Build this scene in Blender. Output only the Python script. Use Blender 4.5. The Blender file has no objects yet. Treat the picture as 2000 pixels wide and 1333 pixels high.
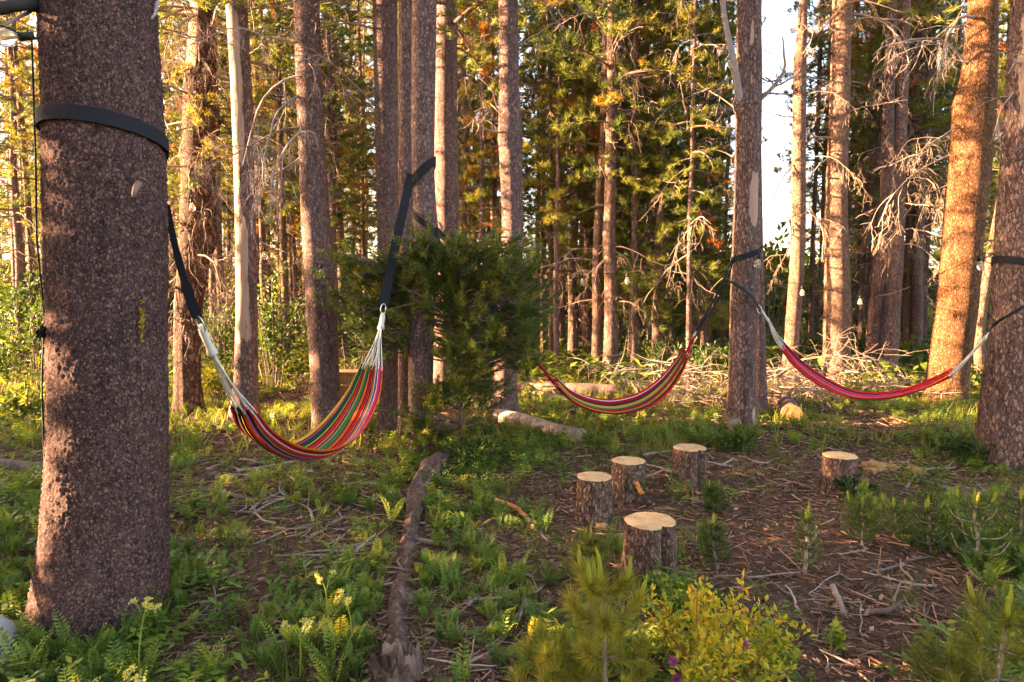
import bpy, math, random
import numpy as np
from mathutils import noise as mnoise, Vector

R_ = math.radians
sc = bpy.context.scene
COL = sc.collection

# ---------------------------------------------------------------- camera, sky, sun, exposure
H, F, PITCH = 1.5, 1333.0, math.atan2(666.5 - 560.0, 1333.0)
cam_d = bpy.data.cameras.new("camera")
cam = bpy.data.objects.new("camera", cam_d)
COL.objects.link(cam)
cam.location = (0, 0, H)
cam.rotation_euler = (math.pi / 2 - PITCH, 0, 0)
cam_d.sensor_width = 36.0
cam_d.lens = 36.0 * F / 2000.0
cam_d.clip_start = 0.05
cam_d.clip_end = 600
cam_d.dof.use_dof = True
cam_d.dof.focus_distance = 5.2
cam_d.dof.aperture_fstop = 11.0
sc.camera = cam

SUN_EL, SUN_AZ = 10.5, -88.0          # degrees; azimuth from +Y, negative = to the left
world = bpy.data.worlds.new("World")
sc.world = world
world.use_nodes = True
wn = world.node_tree.nodes
sky = wn.new("ShaderNodeTexSky")
sky.sky_type = "NISHITA"
sky.sun_disc = False
sky.sun_elevation = R_(SUN_EL)
sky.sun_rotation = R_(SUN_AZ)
sky.air_density = 0.7
sky.dust_density = 2.5
sky.ozone_density = 0.4
wn["Background"].inputs[1].default_value = 0.09
wb = wn.new("ShaderNodeMix"); wb.data_type = "RGBA"; wb.blend_type = "MULTIPLY"; wb.inputs[0].default_value = 1.0
wb.inputs[7].default_value = (1.18, 1.0, 0.86, 1)      # warm white balance of the whole sky
world.node_tree.links.new(sky.outputs[0], wb.inputs[6]); world.node_tree.links.new(wb.outputs[2], wn["Background"].inputs[0])

sun_d = bpy.data.lights.new("sun", "SUN")
sun_d.energy = 5.0
sun_d.angle = R_(0.5)
sun_d.color = (1.0, 0.63, 0.35)
sun = bpy.data.objects.new("sun", sun_d)
COL.objects.link(sun)
sdir = Vector((math.sin(R_(SUN_AZ)) * math.cos(R_(SUN_EL)), math.cos(R_(SUN_AZ)) * math.cos(R_(SUN_EL)), math.sin(R_(SUN_EL))))
sun.rotation_euler = sdir.to_track_quat("Z", "Y").to_euler()
sun.location = (-20, 0, 12)

sc.view_settings.view_transform = "Standard"
sc.view_settings.look = "None"
sc.view_settings.exposure = 3.95
sc.view_settings.gamma = 1.0
sc.view_settings.use_curve_mapping = False
sc.render.engine = "CYCLES"
sc.cycles.max_bounces = 6
sc.cycles.transparent_max_bounces = 6
sc.cycles.use_denoising = True

# ---------------------------------------------------------------- geometry helpers
CP, SP = math.cos(PITCH), math.sin(PITCH)
def ray(px, py):
    a, b = (px - 1000.0) / F, (666.5 - py) / F
    return np.array([a, CP + b * SP, -SP + b * CP])
def PY(px, py, Y):                      # point seen at a pixel of the photograph, at distance Y in front
    r = ray(px, py); t = Y / r[1]
    return np.array([0, 0, H]) + r * t
def to_px(P):
    P = np.atleast_2d(P); q = P - np.array([0, 0, H])
    d = q[:, 1] * CP - q[:, 2] * SP
    d = np.where(d < 0.05, 0.05, d)
    return np.c_[1000 + F * q[:, 0] / d, 666.5 - F * (q[:, 1] * SP + q[:, 2] * CP) / d]
def gz(x, y):                           # height of the forest floor
    x = np.asarray(x, float); y = np.asarray(y, float)
    h = 0.022 * np.sin(1.9 * x + 0.7 * y) + 0.02 * np.sin(-1.1 * x + 2.3 * y + 1.0) + 0.012 * np.sin(4.1 * x + 1.0) * np.sin(3.7 * y)
    h = h + 0.08 * np.sin(0.31 * x + 0.4) * np.sin(0.27 * y) * np.clip((y - 5) / 8, 0, 1)
    return h + np.clip((y - 30) / 60, 0, 1) ** 2 * 4.0
def GP(px, py):                         # point on the floor seen at a pixel
    r = ray(px, py); z = 0.0
    for _ in range(6):
        t = (z - H) / r[2]; p = np.array([0, 0, H]) + r * t; z = float(gz(p[0], p[1]))
    return p
def onground(p, dz=0.0):
    return np.array([p[0], p[1], float(gz(p[0], p[1])) + dz])

class MB:
    def __init__(self): self.V, self.T, self.Q, self.C, self.UV, self.n = [], [], [], [], [], 0
    def add(self, V, tris=None, quads=None, mat=0, col=0.5, uv=None):
        V = np.asarray(V, float).reshape(-1, 3)
        if tris is not None and len(tris): t = np.asarray(tris, int).reshape(-1, 3) + self.n; self.T.append((t, mat))
        if quads is not None and len(quads): q = np.asarray(quads, int).reshape(-1, 4) + self.n; self.Q.append((q, mat))
        self.V.append(V); self.n += len(V)
        c = np.asarray(col, float); self.C.append(np.full(len(V), float(c)) if c.ndim == 0 else c.reshape(-1))
        self.UV.append(np.zeros((len(V), 2)) if uv is None else np.asarray(uv, float))
    def tube(self, pts, rad, n=6, mat=0, col=0.5, cap=True):
        pts = np.asarray(pts, float); m = len(pts)
        rad = np.full(m, rad) if np.ndim(rad) == 0 else np.asarray(rad, float)
        t = np.gradient(pts, axis=0); t /= np.linalg.norm(t, axis=1, keepdims=True) + 1e-9
        ref = np.eye(3)[np.argmin(np.abs(t).mean(0))]
        a = np.cross(t, ref); a /= np.linalg.norm(a, axis=1, keepdims=True) + 1e-9
        b = np.cross(t, a)
        th = np.arange(n) * 2 * math.pi / n
        V = (pts[:, None] + rad[:, None, None] * (np.cos(th)[None, :, None] * a[:, None] + np.sin(th)[None, :, None] * b[:, None])).reshape(-1, 3)
        i = np.arange(m - 1)[:, None] * n; j = np.arange(n)[None]; k = (j + 1) % n
        q = np.stack([i + j, i + k, i + n + k, i + n + j], -1).reshape(-1, 4)
        tr = []
        if cap:
            for s in (0, (m - 1) * n):
                f = [(s, s + x + 1, s + x) if s == 0 else (s, s + x, s + x + 1) for x in range(1, n - 1)]
                tr += f
        self.add(V, tr, q, mat, col)
    def data(self, name, mats, smooth=True):
        V = np.concatenate(self.V); me = bpy.data.meshes.new(name)
        nt = sum(len(t) for t, _ in self.T); nq = sum(len(q) for q, _ in self.Q)
        loops, ls, mi = [], [], []
        if nt: loops.append(np.concatenate([t for t, _ in self.T]).ravel()); ls.append(np.arange(nt) * 3); mi += [np.full(len(t), m) for t, m in self.T]
        if nq: loops.append(np.concatenate([q for q, _ in self.Q]).ravel()); ls.append(nt * 3 + np.arange(nq) * 4); mi += [np.full(len(q), m) for q, m in self.Q]
        loops = np.concatenate(loops).astype(np.int32); ls = np.concatenate(ls).astype(np.int32); mi = np.concatenate(mi).astype(np.int32)
        me.vertices.add(len(V)); me.vertices.foreach_set("co", V.astype(np.float32).ravel())
        me.loops.add(len(loops)); me.loops.foreach_set("vertex_index", loops)
        me.polygons.add(len(ls)); me.polygons.foreach_set("loop_start", ls)
        me.polygons.foreach_set("material_index", mi)
        me.polygons.foreach_set("use_smooth", np.full(len(ls), smooth))
        a = me.attributes.new("tint", "FLOAT", "POINT"); a.data.foreach_set("value", np.concatenate(self.C).astype(np.float32))
        UV = np.concatenate(self.UV)
        if UV.any():
            u = me.attributes.new("strip", "FLOAT_VECTOR", "POINT"); u.data.foreach_set("vector", np.c_[UV, np.zeros(len(UV))].astype(np.float32).ravel())
        me.update(calc_edges=True)
        for m in (mats if isinstance(mats, (list, tuple)) else [mats]): me.materials.append(m)
        return me
    def build(self, name, mats, parent=None, smooth=True, origin=None):
        if origin is not None: self.V = [v - np.asarray(origin) for v in self.V]
        return link(name, self.data(name, mats, smooth), parent, None if parent is not None else origin)

def link(name, me, parent=None, loc=None):
    o = bpy.data.objects.new(name, me); COL.objects.link(o)
    if parent is not None: o.parent = parent
    if loc is not None: o.location = loc
    return o
def thing(name, loc, label, cat, group=None, rz=0.0):
    o = bpy.data.objects.new(name, None); COL.objects.link(o); o.empty_display_size = 0.1
    o.location = loc; o.rotation_euler = (0, 0, rz)
    return tag(o, label, cat, group)
def tag(o, label, cat, group=None):
    o["label"] = label; o["category"] = cat; o["kind"] = "thing"
    if group: o["group"] = group
    return o
def kind(o, k, label=None):
    o["kind"] = k
    if label: o["label"] = label
    return o
def copy_tree(o, loc, rz=0.0, s=1.0, label=None, group=None):
    r = o.copy(); COL.objects.link(r); r.location = loc; r.rotation_euler = (0, 0, rz)
    r.scale = (s, s, s) if np.ndim(s) == 0 else s
    if label: r["label"] = label
    if group: r["group"] = group
    for ch in o.children:
        c = ch.copy(); COL.objects.link(c); c.parent = r
        for g in ch.children:
            d = g.copy(); COL.objects.link(d); d.parent = c
    return r
def unit(v):
    v = np.asarray(v, float); return v / (np.linalg.norm(v, axis=-1, keepdims=True) + 1e-9)
def spline(pts, n):
    pts = np.asarray(pts, float); m = len(pts)
    if m == 2: return pts[0] + np.linspace(0, 1, n)[:, None] * (pts[1] - pts[0])
    P = np.vstack([2 * pts[0] - pts[1], pts, 2 * pts[-1] - pts[-2]])
    s = np.linspace(0, m - 1 - 1e-6, n); i = s.astype(int); t = (s - i)[:, None]
    a, b, c, d = P[i], P[i + 1], P[i + 2], P[i + 3]
    return 0.5 * (2 * b + (c - a) * t + (2 * a - 5 * b + 4 * c - d) * t ** 2 + (3 * b - a - 3 * c + d) * t ** 3)

# ---------------------------------------------------------------- materials
class NT:
    def __init__(self, name):
        self.m = bpy.data.materials.new(name); self.m.use_nodes = True
        self.t = self.m.node_tree; self.n = self.t.nodes; self.b = self.n["Principled BSDF"]; self.out = self.n["Material Output"]
    def __call__(self, typ, **kw):
        x = self.n.new("ShaderNode" + typ)
        for k, v in kw.items():
            if k.startswith("i_"): x.inputs[int(k[2:]) if k[2:].isdigit() else k[2:].replace("_", " ")].default_value = v
            else: setattr(x, k, v)
        return x
    def l(self, a, b): self.t.links.new(a, b)
    def ramp(self, src, stops, interp="LINEAR"):
        r = self("ValToRGB"); r.color_ramp.interpolation = interp; e = r.color_ramp.elements
        while len(e) > 1: e.remove(e[-1])
        e[0].position = stops[0][0]; e[0].color = (*stops[0][1], 1) if len(stops[0][1]) == 3 else stops[0][1]
        for p, c in stops[1:]:
            x = e.new(p); x.color = (*c, 1) if len(c) == 3 else c
        self.l(src, r.inputs[0]); return r.outputs[0]
    def mix(self, f, a, b, mode="MIX"):
        m = self("Mix", data_type="RGBA", blend_type=mode)
        for v, s in ((f, 0), (a, 6), (b, 7)):
            if hasattr(v, "is_output"): self.l(v, m.inputs[s])
            else: m.inputs[s].default_value = v if np.ndim(v) == 0 else (*v, 1)
        return m.outputs[2]
    def math(self, op, a, b=0.0, clamp=False):
        m = self("Math", operation=op, use_clamp=clamp)
        for v, s in ((a, 0), (b, 1)):
            if hasattr(v, "is_output"): self.l(v, m.inputs[s])
            else: m.inputs[s].default_value = v
        return m.outputs[0]
    def attr(self, name="tint"): return self("Attribute", attribute_name=name).outputs["Fac"]
    def coord(self, scale=(1, 1, 1), which="Object"):
        c = self("TexCoord"); m = self("Mapping"); m.inputs["Scale"].default_value = scale
        self.l(c.outputs[which], m.inputs[0]); return m.outputs[0]
    def noise(self, v, scale, detail=4, rough=0.55, dist=0.0):
        x = self("TexNoise"); x.inputs["Scale"].default_value = scale; x.inputs["Detail"].default_value = detail
        x.inputs["Roughness"].default_value = rough; x.inputs["Distortion"].default_value = dist
        self.l(v, x.inputs["Vector"]); return x.outputs["Fac"]
    def bump(self, h, strength=0.5, dist=0.01, prev=None):
        b = self("Bump"); b.inputs["Strength"].default_value = strength; b.inputs["Distance"].default_value = dist
        self.l(h, b.inputs["Height"])
        if prev is not None: self.l(prev, b.inputs["Normal"])
        return b.outputs[0]
    def done(self, col, rough=0.8, nrm=None, spec=0.2):
        if hasattr(col, "is_output"): self.l(col, self.b.inputs["Base Color"])
        else: self.b.inputs["Base Color"].default_value = (*col, 1)
        self.b.inputs["Roughness"].default_value = rough
        self.b.inputs["Specular IOR Level"].default_value = spec
        if nrm is not None: self.l(nrm, self.b.inputs["Normal"])
        return self.m

def bark_mat(name, crack, mid, fleck, pale, scale=38.0, zs=0.6, bare=None, flake=0.012, rough=0.85):
    t = NT(name)
    co = t.coord((1, 1, zs))
    n = t("TexNoise"); n.inputs["Scale"].default_value = scale * 0.55; n.inputs["Detail"].default_value = 5; n.inputs["Roughness"].default_value = 0.65; t.l(co, n.inputs["Vector"])
    add = t("MixRGB", blend_type="LINEAR_LIGHT"); add.inputs[0].default_value = 1.35 / scale
    t.l(co, add.inputs[1]); t.l(n.outputs["Color"], add.inputs[2])
    v = t("TexVoronoi"); v.inputs["Scale"].default_value = scale; t.l(add.outputs[0], v.inputs["Vector"])
    e = t("TexVoronoi", feature="DISTANCE_TO_EDGE"); e.inputs["Scale"].default_value = scale; t.l(add.outputs[0], e.inputs["Vector"])
    sep = t("SeparateColor"); t.l(v.outputs["Color"], sep.inputs[0])
    big = t.noise(t.coord((1, 1, 0.5)), 2.2, 5, 0.6); med = t.noise(co, scale * 0.4, 5, 0.7); fine = t.noise(co, scale * 3.2, 4, 0.7)
    base = t.ramp(t.math("ADD", t.math("MULTIPLY", med, 0.6), t.math("MULTIPLY", fine, 0.4)), [(0.30, crack), (0.48, mid), (0.68, tuple((np.array(mid) * 1.4 + np.array(pale)) / 2.4))])
    base = t.mix(t.ramp(big, [(0.4, (0, 0, 0)), (0.66, (0.85, 0.85, 0.85))]), base, pale)
    fis = t.noise(t.coord((1, 1, 0.13)), scale * 0.32, 4, 0.6)
    base = t.mix(t.ramp(fis, [(0.36, (0.5, 0.5, 0.5)), (0.47, (0, 0, 0))]), base, crack)
    blot = t.noise(t.coord((1, 1, 0.7)), 7.0, 4, 0.6)
    base = t.mix(t.ramp(blot, [(0.42, (0.0, 0.0, 0.0)), (0.65, (0.35, 0.35, 0.35))]), base, tuple(np.array(crack) * 0.6 + np.array(mid) * 0.4))
    fl = t.math("SUBTRACT", t.math("ADD", sep.outputs[0], t.math("MULTIPLY", t.math("SUBTRACT", big, 0.5), 0.9)), t.math("MULTIPLY", v.outputs["Distance"], 0.85))
    fm = t.ramp(t.math("ADD", fl, t.math("MULTIPLY", t.math("SUBTRACT", fine, 0.5), 0.5)), [(0.18, (0, 0, 0)), (0.42, (0.8, 0.8, 0.8))])
    c = t.mix(fm, base, t.mix(sep.outputs[1], fleck, tuple((np.array(mid) + np.array(fleck)) / 2)))
    edge = t.ramp(e.outputs["Distance"], [(0.0, (0, 0, 0)), (0.14, (1, 1, 1))])
    c = t.mix(t.math("MULTIPLY", t.math("SUBTRACT", 1.0, edge), t.ramp(med, [(0.35, (0.9, 0.9, 0.9)), (0.65, (0.25, 0.25, 0.25))])), c, crack)
    oi = t("ObjectInfo")
    c = t.mix(t.math("MULTIPLY", oi.outputs["Random"], 0.25), c, tuple(np.array(mid) * 0.8))
    hgt = t.math("ADD", t.math("MULTIPLY", edge, t.math("ADD", sep.outputs[1], 0.3)), t.math("MULTIPLY", t.math("ADD", t.math("ADD", fine, med), t.math("MULTIPLY", fis, 1.2)), 0.7))
    if bare is not None:
        bn = t.noise(t.coord((6, 6, 0.3)), 6, 6, 0.7)
        wood = t.ramp(bn, [(0.28, tuple(np.array(bare) * 0.45)), (0.48, bare), (0.75, tuple(np.array(bare) * 1.18))])
        k = t.ramp(t.math("ADD", t.attr(), t.math("MULTIPLY", t.math("SUBTRACT", t.noise(t.coord((1, 1, 0.35)), 13, 6, 0.7), 0.5), 1.5)), [(0.5, (0, 0, 0)), (0.56, (1, 1, 1))])
        c = t.mix(k, c, wood)
        hgt = t.mix(k, hgt, t.math("MULTIPLY", bn, 0.6))
    return t.done(c, rough, t.bump(hgt, 1.0, flake), 0.15)

def leaf_mat(name, stops, trans=0.4, gloss=0.25, rnd=0.35):
    t = NT(name)
    oi = t("ObjectInfo")
    f = t.math("ADD", t.attr(), t.math("MULTIPLY", t.math("SUBTRACT", oi.outputs["Random"], 0.5), rnd), True)
    c = t.ramp(f, stops)
    t.done(c, 0.5, None, gloss)
    tr = t("BsdfTranslucent"); t.l(t.mix(1.0, c, (1.25, 1.15, 0.6), "MULTIPLY"), tr.inputs[0])
    mx = t("MixShader"); mx.inputs[0].default_value = trans
    t.l(t.b.outputs[0], mx.inputs[1]); t.l(tr.outputs[0], mx.inputs[2]); t.l(mx.outputs[0], t.out.inputs[0])
    return t.m

def wood_mat(name, dark, mid, light, zs=(30, 30, 3), rough=0.8, bump=0.5, dist=0.006):
    t = NT(name); co = t.coord(zs)
    n = t.noise(co, 1.0, 5, 0.65, 0.6); n2 = t.noise(t.coord(), 7, 4)
    c = t.ramp(t.math("ADD", t.math("MULTIPLY", n, 0.7), t.math("MULTIPLY", n2, 0.3)), [(0.32, dark), (0.5, mid), (0.66, light)])
    c = t.mix(t.math("MULTIPLY", t.attr(), 0.25), c, light)
    return t.done(c, rough, t.bump(n, bump, dist), 0.15)

def stick_mat(name, a, b, c_):
    t = NT(name)
    oi = t("ObjectInfo"); f = t.math("ADD", t.math("MULTIPLY", t.attr(), 0.8), t.math("MULTIPLY", oi.outputs["Random"], 0.25))
    f = t.math("ADD", f, t.math("MULTIPLY", t.math("SUBTRACT", t.noise(t.coord(), 22, 4), 0.5), 0.6), True)
    c = t.ramp(f, [(0.1, a), (0.5, b), (0.9, c_)])
    return t.done(c, 0.85, t.bump(t.noise(t.coord((1, 1, 1)), 160, 3), 0.4, 0.003), 0.15)

M = {}
M["bark_near"] = bark_mat("bark_near", (0.024, 0.012, 0.012), (0.13, 0.072, 0.066), (0.30, 0.155, 0.118), (0.175, 0.10, 0.092), 80, 0.75, None, 0.009)
M["bark"] = bark_mat("bark", (0.045, 0.026, 0.025), (0.2, 0.122, 0.11), (0.38, 0.24, 0.2), (0.24, 0.155, 0.14), 46, 0.6, None, 0.012)
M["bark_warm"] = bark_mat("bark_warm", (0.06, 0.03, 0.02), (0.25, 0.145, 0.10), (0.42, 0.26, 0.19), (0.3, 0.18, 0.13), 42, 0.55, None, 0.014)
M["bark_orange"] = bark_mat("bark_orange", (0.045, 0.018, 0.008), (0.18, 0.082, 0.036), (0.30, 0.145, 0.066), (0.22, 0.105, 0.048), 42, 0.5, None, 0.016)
M["bark_snag"] = bark_mat("bark_snag", (0.045, 0.026, 0.024), (0.185, 0.115, 0.10), (0.36, 0.23, 0.18), (0.23, 0.15, 0.13), 40, 0.45, (0.37, 0.245, 0.18), 0.014)
M["bark_shaggy"] = bark_mat("bark_shaggy", (0.03, 0.015, 0.01), (0.14, 0.073, 0.047), (0.30, 0.17, 0.105), (0.17, 0.095, 0.064), 24, 0.5, (0.40, 0.24, 0.16), 0.03)
M["bark_stump"] = bark_mat("bark_stump", (0.035, 0.019, 0.014), (0.19, 0.11, 0.08), (0.40, 0.25, 0.175), (0.24, 0.145, 0.108), 62, 0.45, None, 0.014)
M["bark_far"] = bark_mat("bark_far", (0.045, 0.026, 0.02), (0.185, 0.112, 0.085), (0.3, 0.19, 0.14), (0.2, 0.13, 0.10), 26, 0.4, None, 0.014)
M["needle"] = leaf_mat("needle", [(0.0, (0.04, 0.065, 0.014)), (0.4, (0.10, 0.135, 0.02)), (0.75, (0.2, 0.2, 0.024)), (0.93, (0.30, 0.245, 0.03)), (0.975, (0.36, 0.11, 0.03))], 0.4, 0.3)
M["needle_young"] = leaf_mat("needle_young", [(0.0, (0.03, 0.055, 0.012)), (0.5, (0.09, 0.125, 0.02)), (0.85, (0.2, 0.2, 0.024)), (1.0, (0.32, 0.28, 0.03))], 0.35, 0.3, 0.1)
M["candle"] = leaf_mat("candle", [(0.0, (0.2, 0.25, 0.02)), (1.0, (0.46, 0.42, 0.04))], 0.3, 0.3, 0.1)
M["herb"] = leaf_mat("herb", [(0.0, (0.045, 0.085, 0.012)), (0.5, (0.13, 0.2, 0.026)), (0.85, (0.24, 0.27, 0.032)), (1.0, (0.36, 0.32, 0.035))], 0.4, 0.25, 0.0)
M["grass"] = leaf_mat("grass", [(0.0, (0.075, 0.11, 0.018)), (0.6, (0.19, 0.22, 0.035)), (1.0, (0.36, 0.28, 0.06))], 0.4, 0.25, 0.0)
M["shrub"] = leaf_mat("shrub", [(0.0, (0.025, 0.052, 0.012)), (0.5, (0.07, 0.11, 0.018)), (1.0, (0.2, 0.19, 0.022))], 0.38, 0.3, 0.3)
M["yellow_leaf"] = leaf_mat("yellow_leaf", [(0.0, (0.07, 0.14, 0.016)), (0.4, (0.28, 0.30, 0.02)), (0.8, (0.60, 0.42, 0.025)), (1.0, (0.6, 0.17, 0.03))], 0.4, 0.3, 0.0)
M["twig"] = stick_mat("twig", (0.075, 0.048, 0.036), (0.19, 0.13, 0.1), (0.38, 0.29, 0.23))
M["twig_grey"] = stick_mat("twig_grey", (0.13, 0.105, 0.095), (0.27, 0.22, 0.2), (0.42, 0.36, 0.33))
M["twig_pale"] = stick_mat("twig_pale", (0.11, 0.07, 0.045), (0.25, 0.175, 0.125), (0.40, 0.30, 0.23))
M["litter"] = stick_mat("litter", (0.045, 0.021, 0.013), (0.18, 0.09, 0.053), (0.43, 0.255, 0.165))
M["log_grey"] = wood_mat("log_grey", (0.10, 0.065, 0.055), (0.27, 0.19, 0.165), (0.42, 0.32, 0.28))
M["log_brown"] = wood_mat("log_brown", (0.05, 0.03, 0.024), (0.16, 0.10, 0.08), (0.28, 0.19, 0.15))
M["rotten"] = wood_mat("rotten", (0.028, 0.015, 0.011), (0.11, 0.062, 0.045), (0.30, 0.19, 0.145), (34, 34, 20), 0.9, 1.0, 0.03)
M["rotten_yellow"] = wood_mat("rotten_yellow", (0.12, 0.06, 0.025), (0.32, 0.17, 0.065), (0.44, 0.27, 0.12))
M["burnt"] = NT("burnt").done((0.03, 0.026, 0.024), 0.7)
M["orange_wood"] = wood_mat("orange_wood", (0.35, 0.12, 0.03), (0.55, 0.2, 0.05), (0.62, 0.28, 0.09))
M["black_web"] = (lambda t: t.done((0.009, 0.009, 0.013), 0.85, t.bump(t("TexWave", i_Scale=160.0).outputs["Fac"], 0.2, 0.001), 0.35))(NT("black_web"))
M["patch"] = NT("patch").done((0.10, 0.12, 0.05), 0.8)
M["metal"] = (lambda t: (t.b.inputs["Metallic"].__setattr__("default_value", 1.0), t.done((0.55, 0.55, 0.57), 0.35))[1])(NT("metal"))
M["cord_white"] = (lambda t: t.done((0.62, 0.57, 0.5), 0.9, t.bump(t.noise(t.coord(), 300, 2), 0.5, 0.003), 0.1))(NT("cord_white"))
M["cord_red"] = (lambda t: t.done((0.26, 0.012, 0.03), 0.9, t.bump(t.noise(t.coord(), 300, 2), 0.5, 0.003), 0.1))(NT("cord_red"))
M["wire"] = NT("wire").done((0.015, 0.013, 0.012), 0.6)
M["socket"] = NT("socket").done((0.02, 0.018, 0.017), 0.5)
def glass_mat():
    t = NT("bulb_glass"); t.b.inputs["Transmission Weight"].default_value = 0.9; t.b.inputs["IOR"].default_value = 1.3
    return t.done((0.98, 0.95, 0.9), 0.05, None, 0.5)
M["glass"] = glass_mat()
M["filament"] = NT("filament").done((0.6, 0.38, 0.12), 0.5)
M["rock"] = (lambda t: t.done(t.ramp(t.noise(t.coord(), 9, 6), [(0.3, (0.2, 0.2, 0.2)), (0.7, (0.42, 0.42, 0.43))]), 0.9, t.bump(t.noise(t.coord(), 40, 5), 0.5, 0.01)))(NT("rock"))
M["flower"] = leaf_mat("flower", [(0, (0.55, 0.5, 0.08)), (1, (0.7, 0.62, 0.25))], 0.3, 0.2, 0.2)
M["pink"] = leaf_mat("pink", [(0, (0.35, 0.05, 0.25)), (1, (0.5, 0.12, 0.4))], 0.3, 0.2, 0.2)
M["red_stem"] = NT("red_stem").done((0.28, 0.1, 0.04), 0.7)
M["green_stem"] = NT("green_stem").done((0.22, 0.25, 0.04), 0.6)
M["lichen"] = leaf_mat("lichen", [(0, (0.3, 0.22, 0.02)), (1, (0.5, 0.36, 0.03))], 0.2, 0.1, 0.2)
def cut_mat(name, a, b, c):
    t = NT(name); co = t.coord()
    w = t("TexWave", wave_type="RINGS", rings_direction="Z"); w.inputs["Scale"].default_value = 34; w.inputs["Distortion"].default_value = 7.0; w.inputs["Detail"].default_value = 4; w.inputs["Detail Scale"].default_value = 1.5
    t.l(co, w.inputs["Vector"])
    g = t("TexGradient", gradient_type="RADIAL"); t.l(co, g.inputs[0])
    cr = t("CombineXYZ"); t.l(t.math("MULTIPLY", g.outputs["Fac"], 40.0), cr.inputs[0]); rad = t.noise(cr.outputs[0], 1.0, 2)
    saw = t.noise(t.coord((6, 120, 6)), 1.0, 4, 0.7)
    f = t.math("ADD", t.math("ADD", t.math("MULTIPLY", w.outputs["Fac"], 0.16), t.math("MULTIPLY", t.noise(co, 13, 6, 0.7), 0.64)), t.math("MULTIPLY", saw, 0.3))
    col = t.ramp(f, [(0.38, a), (0.52, b), (0.68, c)])
    col = t.mix(t.ramp(rad, [(0.27, (1, 1, 1)), (0.33, (0, 0, 0))]), col, tuple(np.array(a) * 0.4))
    col = t.mix(t.ramp(t.noise(co, 26, 5, 0.75), [(0.56, (0, 0, 0)), (0.72, (0.75, 0.75, 0.75))]), col, tuple(np.array(a) * 0.6))
    return t.done(col, 0.8, t.bump(t.math("ADD", saw, t.math("MULTIPLY", w.outputs["Fac"], 0.4)), 0.7, 0.004), 0.15)
M["cut"] = cut_mat("cut", (0.26, 0.12, 0.045), (0.52, 0.31, 0.135), (0.68, 0.47, 0.26))
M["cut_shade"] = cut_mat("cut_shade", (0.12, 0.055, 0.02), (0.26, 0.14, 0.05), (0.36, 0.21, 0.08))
M["cut_old"] = cut_mat("cut_old", (0.12, 0.07, 0.05), (0.24, 0.15, 0.10), (0.36, 0.25, 0.17))
def ground_mat():
    t = NT("forest_floor"); co = t.coord()
    n1 = t.noise(co, 1.3, 5); n2 = t.noise(co, 24, 6, 0.7); n3 = t.noise(co, 90, 4, 0.7)
    c = t.ramp(t.math("ADD", t.math("MULTIPLY", n2, 0.6), t.math("MULTIPLY", n3, 0.4)), [(0.34, (0.022, 0.012, 0.009)), (0.5, (0.1, 0.056, 0.036)), (0.66, (0.28, 0.17, 0.11))])
    c = t.mix(t.ramp(n1, [(0.5, (0, 0, 0)), (0.75, (0.35, 0.35, 0.35))]), c, (0.07, 0.08, 0.025))
    far = t.ramp(t.attr(), [(0.0, (0, 0, 0)), (1.0, (1, 1, 1))])
    c = t.mix(t.math("MULTIPLY", far, 0.75), c, (0.07, 0.09, 0.025))
    return t.done(c, 0.95, t.bump(t.math("ADD", n2, t.math("MULTIPLY", n3, 0.6)), 0.9, 0.03), 0.1)
M["ground"] = ground_mat()
def stripe_mat(name, stripes):
    t = NT(name); a = t("Attribute", attribute_name="strip"); s = t("SeparateXYZ"); t.l(a.outputs["Vector"], s.inputs[0])
    tot = sum(w for w, _ in stripes); pos, stops = 0.0, []
    for w, c in stripes: stops.append((pos / tot, c)); pos += w
    # two ramps side by side: a ramp holds at most 32 stops
    half = len(stops) // 2
    r1 = t.ramp(s.outputs["X"], stops[:half + 1], "CONSTANT"); r2 = t.ramp(s.outputs["X"], [(stops[half][0], stops[half][1])] + stops[half + 1:], "CONSTANT")
    k = t.math("GREATER_THAN", s.outputs["X"], stops[half][0])
    c = t.mix(k, r1, r2)
    n = t.noise(t.coord(), 60, 3)
    c = t.mix(0.25, c, t.ramp(n, [(0.3, (0.5, 0.5, 0.5)), (0.7, (1.0, 1.0, 1.0))]), "MULTIPLY")
    wv = t("TexNoise"); wv.inputs["Scale"].default_value = 420
    return t.done(c, 0.9, t.bump(wv.outputs["Fac"], 0.25, 0.002), 0.1)

# ---------------------------------------------------------------- needles, twigs, crowns
def needles(mb, P, D, rng, k=20, L=0.09, W=0.008, back=0.06, spread=0.9, tint=None, mat=0, tris=True):
    """k blade needles round every tuft point P with direction D"""
    m = len(P)
    if m == 0: return
    P = np.repeat(P, k, 0); D = unit(np.repeat(D, k, 0)); n = len(P)
    rnd = unit(rng.normal(size=(n, 3)))
    perp = unit(rnd - (rnd * D).sum(1, keepdims=True) * D)
    a = rng.uniform(0.25, 1.0, (n, 1)) * spread
    nd = unit(D * (1 - a * 0.55) + perp * a)
    base = P - D * rng.uniform(0, back, (n, 1))
    ln = L * rng.uniform(0.7, 1.15, (n, 1))
    w = np.cross(nd, unit(rng.normal(size=(n, 3)))); w = unit(w) * (W * 0.5)
    tip = base + nd * ln
    V = np.stack([base - w, base + w, tip], 1).reshape(-1, 3)
    c = np.full(n, 0.5) if tint is None else np.repeat(tint, k)
    c = np.where(c > 0.945, c, np.minimum(c + rng.normal(0, 0.06, n), 0.94))
    mb.add(V, np.arange(3 * n).reshape(-1, 3), None, mat, np.repeat(c, 3))

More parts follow.
